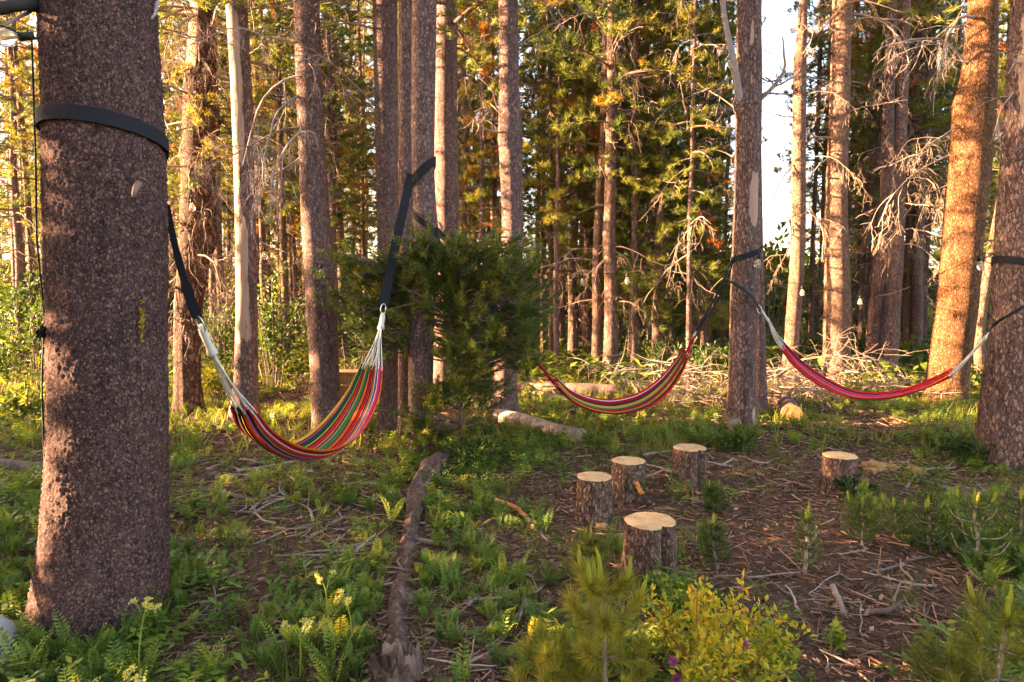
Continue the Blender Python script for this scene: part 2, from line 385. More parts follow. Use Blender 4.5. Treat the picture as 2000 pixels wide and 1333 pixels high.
def arc(start, d, L, n, rng, droop=0.0, curl=0.15):
    p = np.array(start, float); d = unit(np.array(d, float)); pts = [p.copy()]; st = L / (n - 1)
    for i in range(n - 1):
        d = unit(d + rng.normal(0, curl, 3) + np.array([0, 0, -droop / (n - 1)]))
        p = p + d * st; pts.append(p.copy())
    return np.array(pts)

def dead_branch(mb, start, d, L, r, rng, depth=3, droop=0.5, curl=0.16, kids=5, mat=0, col=None):
    r = r * 0.8 if depth >= 2 else r; n = max(4, min(9, int(L / 0.09) + 3)); pts = arc(start, d, L, n, rng, droop, curl)
    c = rng.uniform(0.1, 0.9) if col is None else col + rng.normal(0, 0.1)
    mb.tube(pts, np.linspace(r, max(r * 0.3, 0.0018), n), 5 if r > 0.012 else (4 if r > 0.005 else 3), mat, c, False)
    if depth <= 0: return
    for _ in range(kids):
        i = rng.integers(1, n - 1); t = unit(pts[i + 1] - pts[i]); s = unit(rng.normal(size=3) + np.array([0, 0, -0.25]))
        dead_branch(mb, pts[i], t * 0.6 + s * 0.9, L * rng.uniform(0.3, 0.6), max(0.002, r * 0.46), rng, depth - 1, droop, curl * 1.15, max(2, kids - 1), mat, c)

def conifer_crown(rng, z0, z1, Rmax, nb, k, L, W, sub=7, shape=lambda f: 1 - 0.8 * f, up=0.15, droop=0.5, lo=0.15, hi=0.8, rust=0.02, tri=None, tw=3, inner=0.25):
    mb = MB(); TP, TD, TT = [], [], []
    for b in range(nb):
        f = (b + rng.uniform()) / nb; z = z0 + (z1 - z0) * f; az = b * 2.399 + rng.uniform(-0.5, 0.5)
        Lb = Rmax * shape(f) * rng.uniform(0.55, 1.12)
        if Lb < 0.15: Lb = 0.15
        d = np.array([math.cos(az), math.sin(az), up + 0.5 * f + rng.uniform(-0.15, 0.2)])
        pts = arc((0, 0, z), d, Lb, 7, rng, droop * (1 - f * 0.6), 0.07)
        mb.tube(pts, np.linspace(0.008 + 0.009 * Lb, 0.003, 7), 4, 1, 0.35, False)
        tb = np.clip(rng.normal((lo + hi) / 2, (hi - lo) / 3), lo, hi)
        if rng.uniform() < rust: tb = 1.0
        ns = max(3, int(sub * Lb / Rmax * 1.3))
        for s in range(ns):
            u = inner + (1 - inner) * (s + 0.7) / ns; x = u * 6; i = min(int(x), 5); p = pts[i] + (pts[i + 1] - pts[i]) * (x - i)
            t = unit(pts[i + 1] - pts[i]); side = unit(np.cross(t, (0, 0, 1))) * (1 if s % 2 else -1)
            dd = t * 0.7 + side * rng.uniform(0.4, 1.0) + np.array([0, 0, rng.uniform(-0.25, 0.4)])
            l = Lb * rng.uniform(0.18, 0.4) * (1.15 - u * 0.5)
            q = arc(p, dd, l, 4, rng, -0.2, 0.12)
            mb.tube(q, np.array([0.006, 0.005, 0.004, 0.003]), 3, 1, 0.35, False)
            for w in range(tw):
                uu = 3 * (0.35 + 0.65 * (w + 1) / tw); j = min(int(uu), 2); fr = uu - j
                TP.append(q[j] + (q[j + 1] - q[j]) * fr + rng.normal(0, 0.02, 3)); TD.append(unit(q[j + 1] - q[j]) + np.array([0, 0, 0.35]))
                TT.append(tb if tb == 1.0 else np.clip(tb + rng.normal(0, 0.1), 0, 0.93))
        TP.append(pts[-1]); TD.append(unit(pts[-1] - pts[-2]) + np.array([0, 0, 0.3])); TT.append(tb)
    needles(mb, np.array(TP), np.array(TD), rng, int(k * 1.25), L * 0.86, W * 0.74, L * 0.8, 0.95, np.array(TT))
    return mb

# ---------------------------------------------------------------- the setting: forest floor
def axis(lo, hi, c0, c1, fine, coarse_ratio=1.14):
    a = list(np.arange(c0, c1, fine)); s = fine; x = c1
    while x < hi: a.append(x); s *= coarse_ratio; x += s
    a.append(hi); s = fine; x = c0 - fine
    while x > lo: a.insert(0, x); s *= coarse_ratio; x -= s
    a.insert(0, lo); return np.array(a)
def build_ground():
    xs = axis(-220, 220, -6, 6, 0.07); ys = axis(-60, 320, 0.4, 10, 0.07)
    X, Y = np.meshgrid(xs, ys); rng = np.random.default_rng(3)
    Z = gz(X, Y) + rng.normal(0, 0.007, X.shape) * (np.abs(X) < 7) * (Y < 11) * (Y > 0)
    nx, ny = len(xs), len(ys)
    i = (np.arange(ny - 1)[:, None] * nx + np.arange(nx - 1)[None]).ravel()
    mb = MB(); mb.add(np.stack([X, Y, Z], -1).reshape(-1, 3), None, np.stack([i, i + 1, i + nx + 1, i + nx], -1), 0, np.clip((Y.ravel() - 9) / 8, 0, 1))
    kind(mb.build("ground", M["ground"]), "structure", "brown needle strewn forest floor")
build_ground()

# ---------------------------------------------------------------- main trunks from measured outlines
class Trunk: pass
TR = {}
def fbm(x, y, z): return mnoise.fractal(Vector((x, y, z)), 0.8, 2.1, 4)
def make_trunk(key, prof, d, base_py, label, mat, top=9.0, sides=40, dz=0.05, lump=0.035, flare=0.35, bare=None, disp=None, name="pine_tree", cat="tree", group=None, knobs=(), lobes=5, seed=0, vis_top=4.8):
    """prof: (pixel row, left edge, right edge) down the trunk"""
    rng = np.random.default_rng(seed + 11)
    Z, X, Rr = [], [], []
    for py, xl, xr in prof:
        a, b = PY(xl, py, d), PY(xr, py, d); c = (a + b) / 2
        al = math.atan2(abs(c[0]), d)
        Z.append(c[2]); X.append(c[0]); Rr.append(abs(b[0] - a[0]) / 2 * math.cos(al))
    o = np.argsort(Z); Z, X, Rr = np.array(Z)[o], np.array(X)[o], np.array(Rr)[o]
    gx = X[0]; g0 = float(gz(gx, d))
    sl = (X[-1] - X[-2]) / max(Z[-1] - Z[-2], 0.2) * 0.5
    zz = [g0 - 0.12]; s = dz
    while zz[-1] < top: zz.append(zz[-1] + (dz if zz[-1] < vis_top else 0.35))
    zz = np.array(zz)
    zt, xt, rt = np.r_[g0 - 0.12, Z, top], np.r_[X[0], X, X[-1] + sl * (top - Z[-1])], np.r_[Rr[0] * 1.02, Rr, max(0.03, Rr[-1] * 0.45)]
    o = np.argsort(zt); zt, xt, rt = zt[o], xt[o], rt[o]
    cx, rad = np.interp(zz, zt, xt), np.interp(zz, zt, rt)
    kk = max(1, int(0.16 / dz)); ker = np.ones(2 * kk + 1) / (2 * kk + 1)
    sm = lambda a: np.convolve(np.pad(a, kk, mode="edge"), ker, "valid")
    cx, rad = sm(cx), sm(rad)
    T = Trunk(); T.z, T.x, T.r, T.y, T.g = zz, cx, rad, d, g0
    TR[key] = T
    th = np.arange(sides) * 2 * math.pi / sides
    ph = rng.uniform(0, 6.28)
    hgt = np.clip(1 - (zz - g0) / 0.55, 0, 1.2)
    fl = 1 + flare * 0.35 * hgt[:, None] ** 2 * (0.55 + 0.6 * np.cos(lobes * th[None] + ph) + 0.35 * np.cos((lobes - 2) * th[None] + ph * 2))
    fl = np.maximum(fl, 0.92)
    Rm = rad[:, None] * fl
    CT, ST = np.cos(th), np.sin(th)
    for i, z in enumerate(zz):
        if z > vis_top: continue
        for j in range(sides):
            Rm[i, j] *= 1 + lump * fbm(CT[j] * 1.3 + seed, ST[j] * 1.3, z * 1.2) 
    for (kpx, kpy, kr, kh) in knobs:                     # burls and knots: place seen at a pixel, size, height
        a = PY(kpx, kpy, d); j = np.interp(a[2], zz, cx); q = np.clip((a[0] - j) / np.interp(a[2], zz, rad), -1, 1)
        t0 = -math.acos(q)
        dth = (th - t0 + math.pi) % (2 * math.pi) - math.pi
        Rm += kh * np.exp(-((dth[None] * rad[:, None]) ** 2 + (zz[:, None] - a[2]) ** 2) / kr ** 2)
    if disp:
        for i, z in enumerate(zz):
            if z > vis_top: continue
            for j in range(sides):
                q = Vector((CT[j] * rad[i] + cx[i], ST[j] * rad[i], z * 0.62)) * disp[0]
                q += mnoise.noise_vector(q * 0.4) * 0.5 + mnoise.noise_vector(q * 1.1) * 0.28
                dd, pp = mnoise.voronoi(q)
                e = min(1.0, (dd[1] - dd[0]) * 2.6); c = mnoise.cell(pp[0] * 17.3)
                Rm[i, j] += disp[1] * (e * (0.75 + 0.45 * c) - 0.6)
    V = np.stack([cx[:, None] + Rm * CT, d + Rm * ST, np.repeat(zz[:, None], sides, 1)], -1).reshape(-1, 3)
    m = len(zz); i = np.arange(m - 1)[:, None] * sides; j = np.arange(sides)[None]; k = (j + 1) % sides
    q = np.stack([i + j, i + k, i + sides + k, i + sides + j], -1).reshape(-1, 4)
    col = np.zeros(len(V))
    if bare:
        pxy = to_px(V); rel = (V[:, 0] - np.repeat(cx, sides)) / np.repeat(rad, sides)
        front = np.tile(ST, m) < 0.35
        for (y0, y1, r0, r1) in bare:
            w = 0.5
            fy = np.clip((pxy[:, 1] - y0) / 90 + 0.5, 0, 1) * np.clip((y1 - pxy[:, 1]) / 90 + 0.5, 0, 1)
            fr = np.clip((rel - r0) / w + 0.5, 0, 1) * np.clip((r1 - rel) / w + 0.5, 0, 1)
            col = np.maximum(col, fy * fr * front * 1.05)
    root = np.array([gx, d, g0])
    t = thing(name, root, label, cat, group)
    mb = MB(); mb.add(V, None, q, 0, col)
    mb.build("trunk", mat, t, origin=root)
    T.obj, T.root = t, root
    return t

T1P = [(0, 75, 310), (120, 80, 317), (250, 85, 325), (400, 87, 330), (500, 90, 332), (650, 92, 333), (800, 95, 335), (900, 90, 335), (1000, 80, 335), (1100, 68, 336), (1150, 62, 337), (1215, 50, 340)]
make_trunk("T1", T1P, 3.05, 1215, "massive dark scaly pine trunk close to the camera at left, black strap around it", M["bark_near"], 9, 250, 0.0075, 0.02, 0.18, None, (66.0, 0.008), knobs=((245, 315, 0.05, 0.02), (262, 365, 0.035, 0.03), (320, 620, 0.05, 0.006)), vis_top=2.95, seed=1)
make_trunk("T2", [(0, 372, 420), (100, 366, 421), (200, 358, 421), (400, 352, 424), (500, 346, 412), (600, 340, 396), (700, 338, 392), (760, 338, 394), (805, 333, 402)], 8.2, 805, "gnarled pine bristling with dead twigs just right of the massive near trunk", M["bark_shaggy"], 9.5, 36, 0.05, 0.09, 0.3, [(0, 130, -1.0, 0.3), (560, 720, -1.2, -0.75)], knobs=((352, 300, 0.12, 0.05), (415, 470, 0.15, 0.07), (410, 120, 0.1, 0.04)), seed=2)
make_trunk("T3", [(0, 440, 484), (100, 446, 487), (200, 452, 494), (430, 459, 500), (600, 460, 503), (750, 456, 505), (832, 440, 508)], 7.3, 832, "standing snag with bark peeled off to pale bare wood", M["bark_snag"], 7.5, 36, 0.04, 0.05, 0.35, [(0, 330, -1.3, 0.45), (190, 540, -1.3, -0.25), (430, 660, -0.8, 0.55), (500, 560, -1.2, 0.3), (610, 670, -0.9, 0.8)], seed=3)
make_trunk("T4", [(0, 572, 624), (250, 581, 634), (430, 588, 645), (600, 597, 658), (700, 604, 662), (800, 610, 666), (852, 608, 674)], 7.0, 852, "straight pine behind the striped left hammock with grey dead branches hanging from it", M["bark"], 10, 36, 0.05, 0.025, 0.3, seed=4)
make_trunk("T5", [(0, 727, 776), (250, 732, 777), (430, 736, 778), (700, 742, 780), (800, 741, 780), (855, 733, 784)], 6.95, 855, "left outer trunk of the tight cluster behind the young pine", M["bark"], 10, 36, 0.05, 0.02, 0.3, seed=5)
make_trunk("T6", [(0, 779, 806), (250, 778, 808), (600, 778, 807), (800, 777, 806), (872, 774, 809)], 6.62, 872, "narrow trunk squeezed between two others in the cluster beside the young pine", M["bark"], 9, 30, 0.05, 0.025, 0.25, seed=6)
make_trunk("T7", [(0, 804, 853), (200, 803, 850), (300, 804, 848), (380, 806, 850), (430, 808, 855), (500, 808, 860), (570, 803, 852), (630, 799, 848), (750, 797, 846), (830, 798, 846), (892, 795, 853)], 6.06, 892, "front trunk of the cluster, two black straps looped around it", M["bark"], 10, 40, 0.04, 0.02, 0.3, knobs=((862, 490, 0.075, 0.05),), seed=7)
make_trunk("T8", [(0, 853, 893), (200, 848, 893), (430, 850, 897), (650, 846, 894), (800, 842, 896)], 8.8, 800, "sunlit trunk rising behind the cluster, its left half bright", M["bark"], 11, 32, 0.06, 0.03, 0.3, seed=8)
make_trunk("T9", [(0, 974, 1011), (200, 975, 1015), (265, 972, 1022), (330, 977, 1020), (430, 980, 1023), (600, 973, 1018), (700, 966, 1011), (780, 960, 1010), (822, 953, 1018)], 7.7, 822, "half sunlit trunk with a swollen knot, right of the young pine", M["bark"], 11, 36, 0.05, 0.03, 0.35, knobs=((985, 270, 0.10, 0.03),), seed=9)
make_trunk("T10", [(0, 1438, 1487), (200, 1437, 1489), (430, 1432, 1487), (600, 1425, 1479), (750, 1422, 1476), (848, 1416, 1482)], 7.0, 848, "scarred trunk between the two right hammocks with split bark and pale strips", M["bark_snag"], 9, 40, 0.04, 0.035, 0.3, [(0, 200, -0.25, 0.0), (250, 430, -0.3, -0.05), (330, 440, -0.25, 0.55), (420, 520, -0.1, 0.12), (760, 860, 0.35, 0.62)], knobs=((1440, 205, 0.09, 0.05),), seed=10)
make_trunk("T10b", [(200, 1474, 1486), (430, 1474, 1490), (600, 1473, 1494), (750, 1472, 1498), (806, 1466, 1500)], 7.9, 806, "slim trunk half hidden behind the scarred strapped trunk", M["bark"], 6, 24, 0.06, 0.03, 0.3, seed=12)
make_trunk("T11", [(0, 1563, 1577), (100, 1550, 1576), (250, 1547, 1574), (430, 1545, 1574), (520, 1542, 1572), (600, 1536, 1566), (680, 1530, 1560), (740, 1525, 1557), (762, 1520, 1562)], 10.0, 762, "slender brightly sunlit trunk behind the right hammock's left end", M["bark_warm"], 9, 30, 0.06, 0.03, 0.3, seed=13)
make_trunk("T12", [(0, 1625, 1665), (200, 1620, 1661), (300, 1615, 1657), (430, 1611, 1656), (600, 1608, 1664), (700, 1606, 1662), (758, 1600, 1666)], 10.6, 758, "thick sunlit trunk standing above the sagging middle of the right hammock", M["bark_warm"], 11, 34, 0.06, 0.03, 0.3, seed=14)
make_trunk("T13", [(250, 1722, 1746), (450, 1716, 1742), (600, 1696, 1726), (690, 1688, 1718), (742, 1680, 1720)], 11.0, 742, "left one of two leaning trunks behind the right hammock", M["bark"], 9, 26, 0.08, 0.03, 0.3, seed=15)
make_trunk("T14", [(250, 1748, 1772), (450, 1740, 1767), (600, 1722, 1760), (700, 1713, 1754), (752, 1706, 1756)], 10.6, 752, "right one of two leaning trunks, with a tangle of pale curled twigs", M["bark"], 9, 28, 0.08, 0.03, 0.3, seed=16)
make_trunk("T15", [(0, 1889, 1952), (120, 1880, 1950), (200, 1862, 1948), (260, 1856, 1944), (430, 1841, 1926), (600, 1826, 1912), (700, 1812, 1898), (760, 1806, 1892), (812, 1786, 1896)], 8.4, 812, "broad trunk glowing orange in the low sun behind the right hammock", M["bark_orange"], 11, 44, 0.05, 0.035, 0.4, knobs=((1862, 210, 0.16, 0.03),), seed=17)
make_trunk("T16", [(0, 1973, 2062), (250, 1957, 2064), (430, 1942, 2062), (600, 1934, 2060), (700, 1922, 2060), (800, 1907, 2062), (914, 1898, 2078)], 5.7, 914, "dark shaded trunk at the right edge with a black strap around it", M["bark_snag"], 9, 60, 0.03, 0.025, 0.25, [(0, 260, -0.9, -0.1), (545, 660, 0.2, 1.0)], seed=18)
make_trunk("T17", [(380, 1948, 1960), (500, 1925, 1945), (590, 1908, 1930), (680, 1900, 1922), (720, 1903, 1925), (780, 1888, 1912)], 9.6, 780, "crooked thin trunk between the orange trunk and the dark edge trunk", M["bark_warm"], 6, 20, 0.06, 0.05, 0.3, seed=19)

# ---------------------------------------------------------------- crowns and boughs
rs = np.random.default_rng
CR = {}
def crown_data(key, seed, *a, **k): CR[key] = conifer_crown(rs(seed), *a, **k).data("crown", [M["needle"], M["twig"]], False)
def cyl(f): return 0.75 - 0.55 * max(0.0, f - 0.45) + 0.25 * math.sin(9 * f)
for i in range(6):
    crown_data("c%d" % i, 40 + i, (1.9, 3.1, 2.3, 3.4, 2.6, 3.0)[i], 10.5, 1.2, 80, 15, 0.12, 0.017, 7, cyl, 0.1, 0.55, 0.25, 0.88, 0.012, tw=3)
for i in range(3):
    crown_data("h%d" % i, 60 + i, 4.3, 9.0, 1.5, 44, 15, 0.12, 0.014, 7, cyl, 0.05, 0.6, 0.15, 0.7, 0.02)
for n_, k in enumerate(("T2", "T4", "T5", "T7", "T8", "T9", "T11", "T12", "T15", "T16")):
    T = TR[k]; o = link("crown", CR["h%d" % (n_ % 3)], T.obj)
    o.rotation_euler = (0, 0, n_ * 1.7); o.location = (float(np.interp(7, T.z, T.x) - T.root[0]), 0, 0.2 * (n_ % 3) + {"T11": 2.4, "T12": 1.2, "T15": 0.6}.get(k, 0.0))

def side_point(T, z, az, inset=0.02):
    r = np.interp(z, T.z, T.r) - inset; return np.array([np.interp(z, T.z, T.x) + r * math.cos(az), T.y + r * math.sin(az), z])
def z_at(py, d): return PY(1000, py, d)[2]
def add_dead(key, items, seed):
    """items: (pixel row, azimuth, length, radius, rise, droop, depth, material)"""
    T = TR[key]; rng = rs(seed)
    for (py, az, L, r, rise, droop, dep, m) in items:
        mb = MB(); z = z_at(py, T.y); p = side_point(T, z, az)
        dead_branch(mb, p, (math.cos(az), math.sin(az), rise), L, r, rng, dep, droop, 0.15, 5)
        mb.build("dead_branch", M[m], T.obj, origin=T.root)
PI = math.pi
g = rs(5)
add_dead("T2", [(py, az, g.uniform(0.5, 1.2), g.uniform(0.012, 0.024), g.uniform(-0.2, 0.4), g.uniform(0.5, 1.6), 3, m) for py, az, m in
    ((20, -2.6, "twig_pale"), (60, -0.6, "twig_pale"), (100, -1.2, "twig"), (150, -0.2, "twig_pale"), (190, -2.0, "twig_pale"), (215, 0.1, "twig"), (240, -3.0, "twig_pale"), (285, -0.4, "twig_pale"), (330, -1.9, "twig_pale"), (370, 0.0, "twig"), (430, -2.6, "twig_pale"), (500, -1.0, "twig_pale"), (520, -0.3, "twig_pale"), (560, -2.2, "twig_pale"), (130, 2.9, "twig_pale"), (40, -1.6, "twig_pale"), (310, -1.0, "twig_pale"))], 21)
add_dead("T3", [(30, -0.2, 0.9, 0.014, 0.5, 0.2, 2, "twig"), (90, -2.8, 0.6, 0.01, 0.3, 0.3, 2, "twig"), (110, -0.5, 0.7, 0.012, 0.2, 0.3, 2, "twig_grey"), (290, -2.5, 0.4, 0.008, -0.1, 0.4, 2, "twig"), (640, -1.2, 0.2, 0.007, 0.2, 0.4, 1, "twig")], 22)
add_dead("T4", [(150, -2.9, 1.1, 0.016, -0.1, 1.9, 3, "twig_grey"), (190, -2.4, 1.2, 0.016, -0.2, 2.2, 3, "twig_grey"), (255, -2.1, 1.0, 0.015, -0.4, 2.4, 3, "twig_grey"), (250, -2.9, 1.1, 0.014, -0.1, 1.6, 3, "twig_grey"), (90, -2.7, 0.8, 0.014, 0.2, 0.8, 3, "twig"), (310, -2.6, 0.8, 0.012, -0.4, 1.6, 3, "twig_grey"), (60, -0.3, 0.9, 0.012, 0.2, 0.8, 3, "twig"), (220, -0.1, 0.8, 0.012, 0.3, 0.2, 2, "twig"), (130, -1.3, 0.5, 0.008, -0.4, 1.6, 2, "twig")], 23)
add_dead("T5", [(60, -2.7, 1.0, 0.014, 0.3, 0.5, 3, "twig"), (20, -2.3, 0.9, 0.012, 0.2, 0.7, 3, "twig"), (210, -2.9, 0.9, 0.014, 0.6, -0.2, 2, "twig")], 24)
add_dead("T8", [(90, -0.3, 0.8, 0.012, 0.2, 0.7, 2, "twig"), (150, -0.5, 0.8, 0.01, 0.2, 1.6, 2, "twig"), (200, 0.2, 0.6, 0.01, 0.1, 1.2, 2, "twig")], 25)
add_dead("T9", [(262, -2.8, 0.5, 0.012, -0.1, -0.3, 1, "twig"), (20, -0.2, 0.9, 0.012, 0.3, 0.8, 2, "twig_grey"), (90, 0.1, 0.7, 0.01, 0.4, 0.2, 2, "twig")], 26)
add_dead("T10", [(195, -0.1, 0.8, 0.03, 0.75, -0.5, 2, "twig"), (188, -0.4, 0.35, 0.008, 0.2, 0, 1, "twig"), (150, -2.9, 0.9, 0.014, -0.4, 0.4, 2, "twig_grey"), (250, 3.0, 0.3, 0.008, 0.1, 0.1, 1, "twig_grey"), (165, 2.8, 0.4, 0.008, -0.5, 0.3, 2, "twig_grey")], 27)
add_dead("T11", [(90, -0.3, 0.8, 0.018, 0.7, 0.3, 3, "twig_pale"), (60, -2.6, 0.7, 0.014, 0.6, 0.2, 3, "twig_pale"), (150, -0.2, 0.8, 0.015, 0.1, 0.6, 3, "twig_pale"), (230, -2.9, 0.4, 0.014, 0.1, -0.3, 2, "twig_pale"), (320, -2.8, 0.9, 0.016, -0.4, 0.6, 3, "twig_pale"), (310, -0.5, 0.9, 0.014, 0.0, 0.9, 3, "twig_pale"), (190, -0.8, 0.7, 0.012, 0.2, 0.7, 3, "twig_pale"), (430, -2.6, 1.0, 0.014, -1.0, 0.6, 3, "twig_pale"), (410, -0.6, 0.9, 0.014, -0.6, 0.9, 3, "twig_pale"), (110, -1.5, 0.6, 0.012, 0.5, 0.2, 3, "twig")], 28)
add_dead("T12", [(30, -0.3, 1.3, 0.028, 0.1, 1.8, 3, "twig"), (60, -2.7, 1.0, 0.02, 0.1, 0.6, 3, "twig"), (45, -0.6, 1.0, 0.018, 0.3, 1.2, 3, "twig_pale"), (230, -2.6, 0.8, 0.018, -0.2, -0.2, 2, "twig_pale"), (270, -2.9, 0.9, 0.018, -0.1, -0.4, 3, "twig_pale"), (220, -0.3, 0.8, 0.014, 0.2, 0.7, 3, "twig"), (160, -0.1, 1.2, 0.016, 0.1, 1.4, 3, "twig"), (300, -2.3, 1.0, 0.015, -0.6, 1.2, 3, "twig_pale")], 29)
add_dead("T13", [(py, az, 0.9, 0.014, 0.1, 1.1, 3, m) for py, az, m in ((290, -2.4, "twig_pale"), (340, -0.9, "twig_pale"), (400, -2.8, "twig"), (260, -1.6, "twig"))], 30)
add_dead("T14", [(py, az, g.uniform(0.7, 1.25), 0.014, 0.2, g.uniform(1.0, 1.9), 3, "twig_pale") for py, az in ((290, -0.6), (300, -2.0), (320, -0.2), (350, -1.1), (380, -0.4), (400, -1.5), (420, -0.1), (450, -0.8), (330, -0.9), (360, 0.2), (480, -0.5))], 31)
add_dead("T15", [(40, -2.7, 1.3, 0.026, 0.1, 0.7, 3, "twig"), (130, -3.0, 1.5, 0.022, 0.5, 1.2, 3, "twig_grey"), (250, -2.9, 1.0, 0.014, -0.3, 0.9, 3, "twig_pale"), (300, 2.9, 1.2, 0.014, -0.2, 0.8, 3, "twig_pale"), (225, -1.2, 0.2, 0.006, 0.3, 0, 1, "twig"), (360, 3.0, 1.1, 0.012, -0.2, 1.1, 3, "twig_pale"), (470, -0.3, 0.3, 0.014, 0.1, 0.3, 1, "twig_pale"), (240, -0.2, 0.5, 0.014, 0.1, 0.9, 2, "twig_pale")], 32)
add_dead("T16", [(130, -2.7, 0.3, 0.012, 0.0, 0.5, 1, "twig_pale"), (180, -2.9, 0.5, 0.008, -0.6, 1.2, 2, "twig_grey")], 33)

# forked grey limb leaning against the scarred trunk, and thick stub at the top left
def path_tube(name, pxs, radii, mat, parent=None, root=None, n=28, sides=10, wob=0.006, seed=0, col=0.5):
    pts = spline([PY(a, b, c) for a, b, c in pxs], n); rng = rs(seed); pts = pts + np.cumsum(rng.normal(0, wob * 0.3, pts.shape), 0) * 0.3
    r = np.interp(np.linspace(0, 1, n), np.linspace(0, 1, len(radii)), radii) * (1 + rng.normal(0, 0.04, n))
    mb = MB(); mb.tube(pts, r, sides, 0, col)
    return mb.build(name, mat, parent, origin=root if root is not None else pts[0])
T = TR["T10"]
path_tube("fork_limb", [(1462, 250, 7.0), (1446, 195, 6.93), (1432, 120, 6.9), (1416, 40, 6.92), (1404, -60, 6.95)], (0.05, 0.042, 0.034, 0.028, 0.022), M["twig_grey"], T.obj, T.root)
T = TR["T1"]
path_tube("dead_branch", [(90, 10, 3.0), (45, 8, 2.8), (0, 18, 2.75), (-60, 30, 2.7)], (0.03, 0.026, 0.024, 0.02), M["burnt"], T.obj, T.root)
path_tube("dead_branch", [(60, 22, 2.9), (30, 38, 2.8), (0, 54, 2.75), (-30, 64, 2.7)], (0.008, 0.006, 0.005), M["twig_grey"], T.obj, T.root)
path_tube("dead_branch", [(308, 5, 2.95), (304, 25, 2.9), (296, 40, 2.85)], (0.008, 0.006, 0.004), M["twig_grey"], T.obj, T.root)

# ---------------------------------------------------------------- the woods behind
def shaggy():
    T = TR["T2"]; rng = rs(231)
    conifer_crown(rng, 2.6, 5.6, 0.75, 26, 14, 0.1, 0.010, 6, lambda f: 0.9, -0.1, 1.2, 0.2, 0.7, 0.1).build("bough", [M["needle"], M["twig"]], T.obj, False).location = (float(np.interp(4, T.z, T.x) - T.root[0]), 0, 0)
    mb = MB()
    for _ in range(90):
        z = rng.uniform(0.9, 5.0); az = rng.uniform(-PI, 0.5); p = side_point(T, z, az)
        dead_branch(mb, p, (math.cos(az), math.sin(az), rng.uniform(-0.6, 0.3)), rng.uniform(0.25, 0.8), 0.007, rng, 2, rng.uniform(0.5, 2.0), 0.2, 4)
    mb.build("dead_twigs", M["twig_pale"], T.obj, origin=T.root)["kind"] = "stuff"
shaggy()
def far_tree(seed, key, h, r, nd):
    rng = rs(seed); t = thing("pine_tree", (0, 0, 0), "x", "tree")
    mb = MB(); n = 22; z = np.linspace(-0.15, h, n)
    w = np.cumsum(rng.normal(0, 0.022, (n, 2)), 0)
    pts = np.c_[w - w[0], z]; rad = r * (1 - 0.72 * np.clip(z / h, 0, 1)); rad[0] *= 1.25; rad[1] *= 1.06
    mb.tube(pts, rad, 12, 0, 0.4, False); mb.build("trunk", M["bark_far"], t)
    o = link("crown", CR[key], t); o.location = (float(np.interp(5, z, pts[:, 0])), float(np.interp(5, z, pts[:, 1])), 0)
    mb = MB()
    for _ in range(nd):
        zz = rng.uniform(1.0, 6.5); az = rng.uniform(0, 6.28); p = np.array([np.interp(zz, z, pts[:, 0]), np.interp(zz, z, pts[:, 1]), zz])
        dead_branch(mb, p, (math.cos(az), math.sin(az), rng.uniform(-0.3, 0.5)), rng.uniform(0.4, 1.1), 0.011, rng, 2, rng.uniform(0.1, 1.2), 0.15, 3)
    o = mb.build("dead_branches", M["twig"], t); o["kind"] = "stuff"
    return t
protos = [far_tree(80 + i, "c%d" % i, 11.0, 0.105, 26) for i in range(6)]
placed = []
used = set()
BUCK = [(0, 330, "left of the gnarled twiggy pine"), (330, 590, "around the peeled snag"), (590, 740, "between the straight pine and the trunk cluster"),
        (740, 1040, "behind the trunk cluster and young pine"), (1040, 1150, "above the left end of the middle hammock"), (1150, 1300, "above the sag of the middle hammock"),
        (1300, 1440, "just left of the scarred trunk"), (1440, 1620, "around the slender bright trunk"), (1620, 1800, "beyond the two leaning trunks"), (1800, 9000, "behind the orange trunk")]
FAR = []
def put_far(px, d, diam, rng, lean=0.0, label=None, hs=None, slim=False):
    x = (px - 1000) / F * d; i = int(rng.integers(6)); k = diam / 0.21
    s = hs if hs else rng.uniform(0.85, 1.25)
    src = protos[i]; loc = onground((x, d))
    if i in used: o = copy_tree(src, loc, rng.uniform(0, 6.28), s)
    else:
        used.add(i); o = src; o.location = loc; o.rotation_euler = (0, 0, rng.uniform(0, 6.28)); o.scale = (s, s, s)
    for c in o.children:
        if c.name.startswith("trunk"): c.scale = (k / s, k / s, 1)
        if c.name.startswith("crown") and (slim or 1375 < px < 1610): c.scale = (0.6, 0.6, 1)
    o.rotation_euler[1] = lean; placed.append((x, d)); FAR.append((px, d, diam, o, label)); return o
ORD = ["leftmost", "second from left", "third from left", "fourth from left", "fifth from left", "sixth from left", "seventh from left", "eighth from left", "ninth from left", "tenth from left", "eleventh from left", "twelfth from left", "thirteenth from left", "fourteenth from left"]
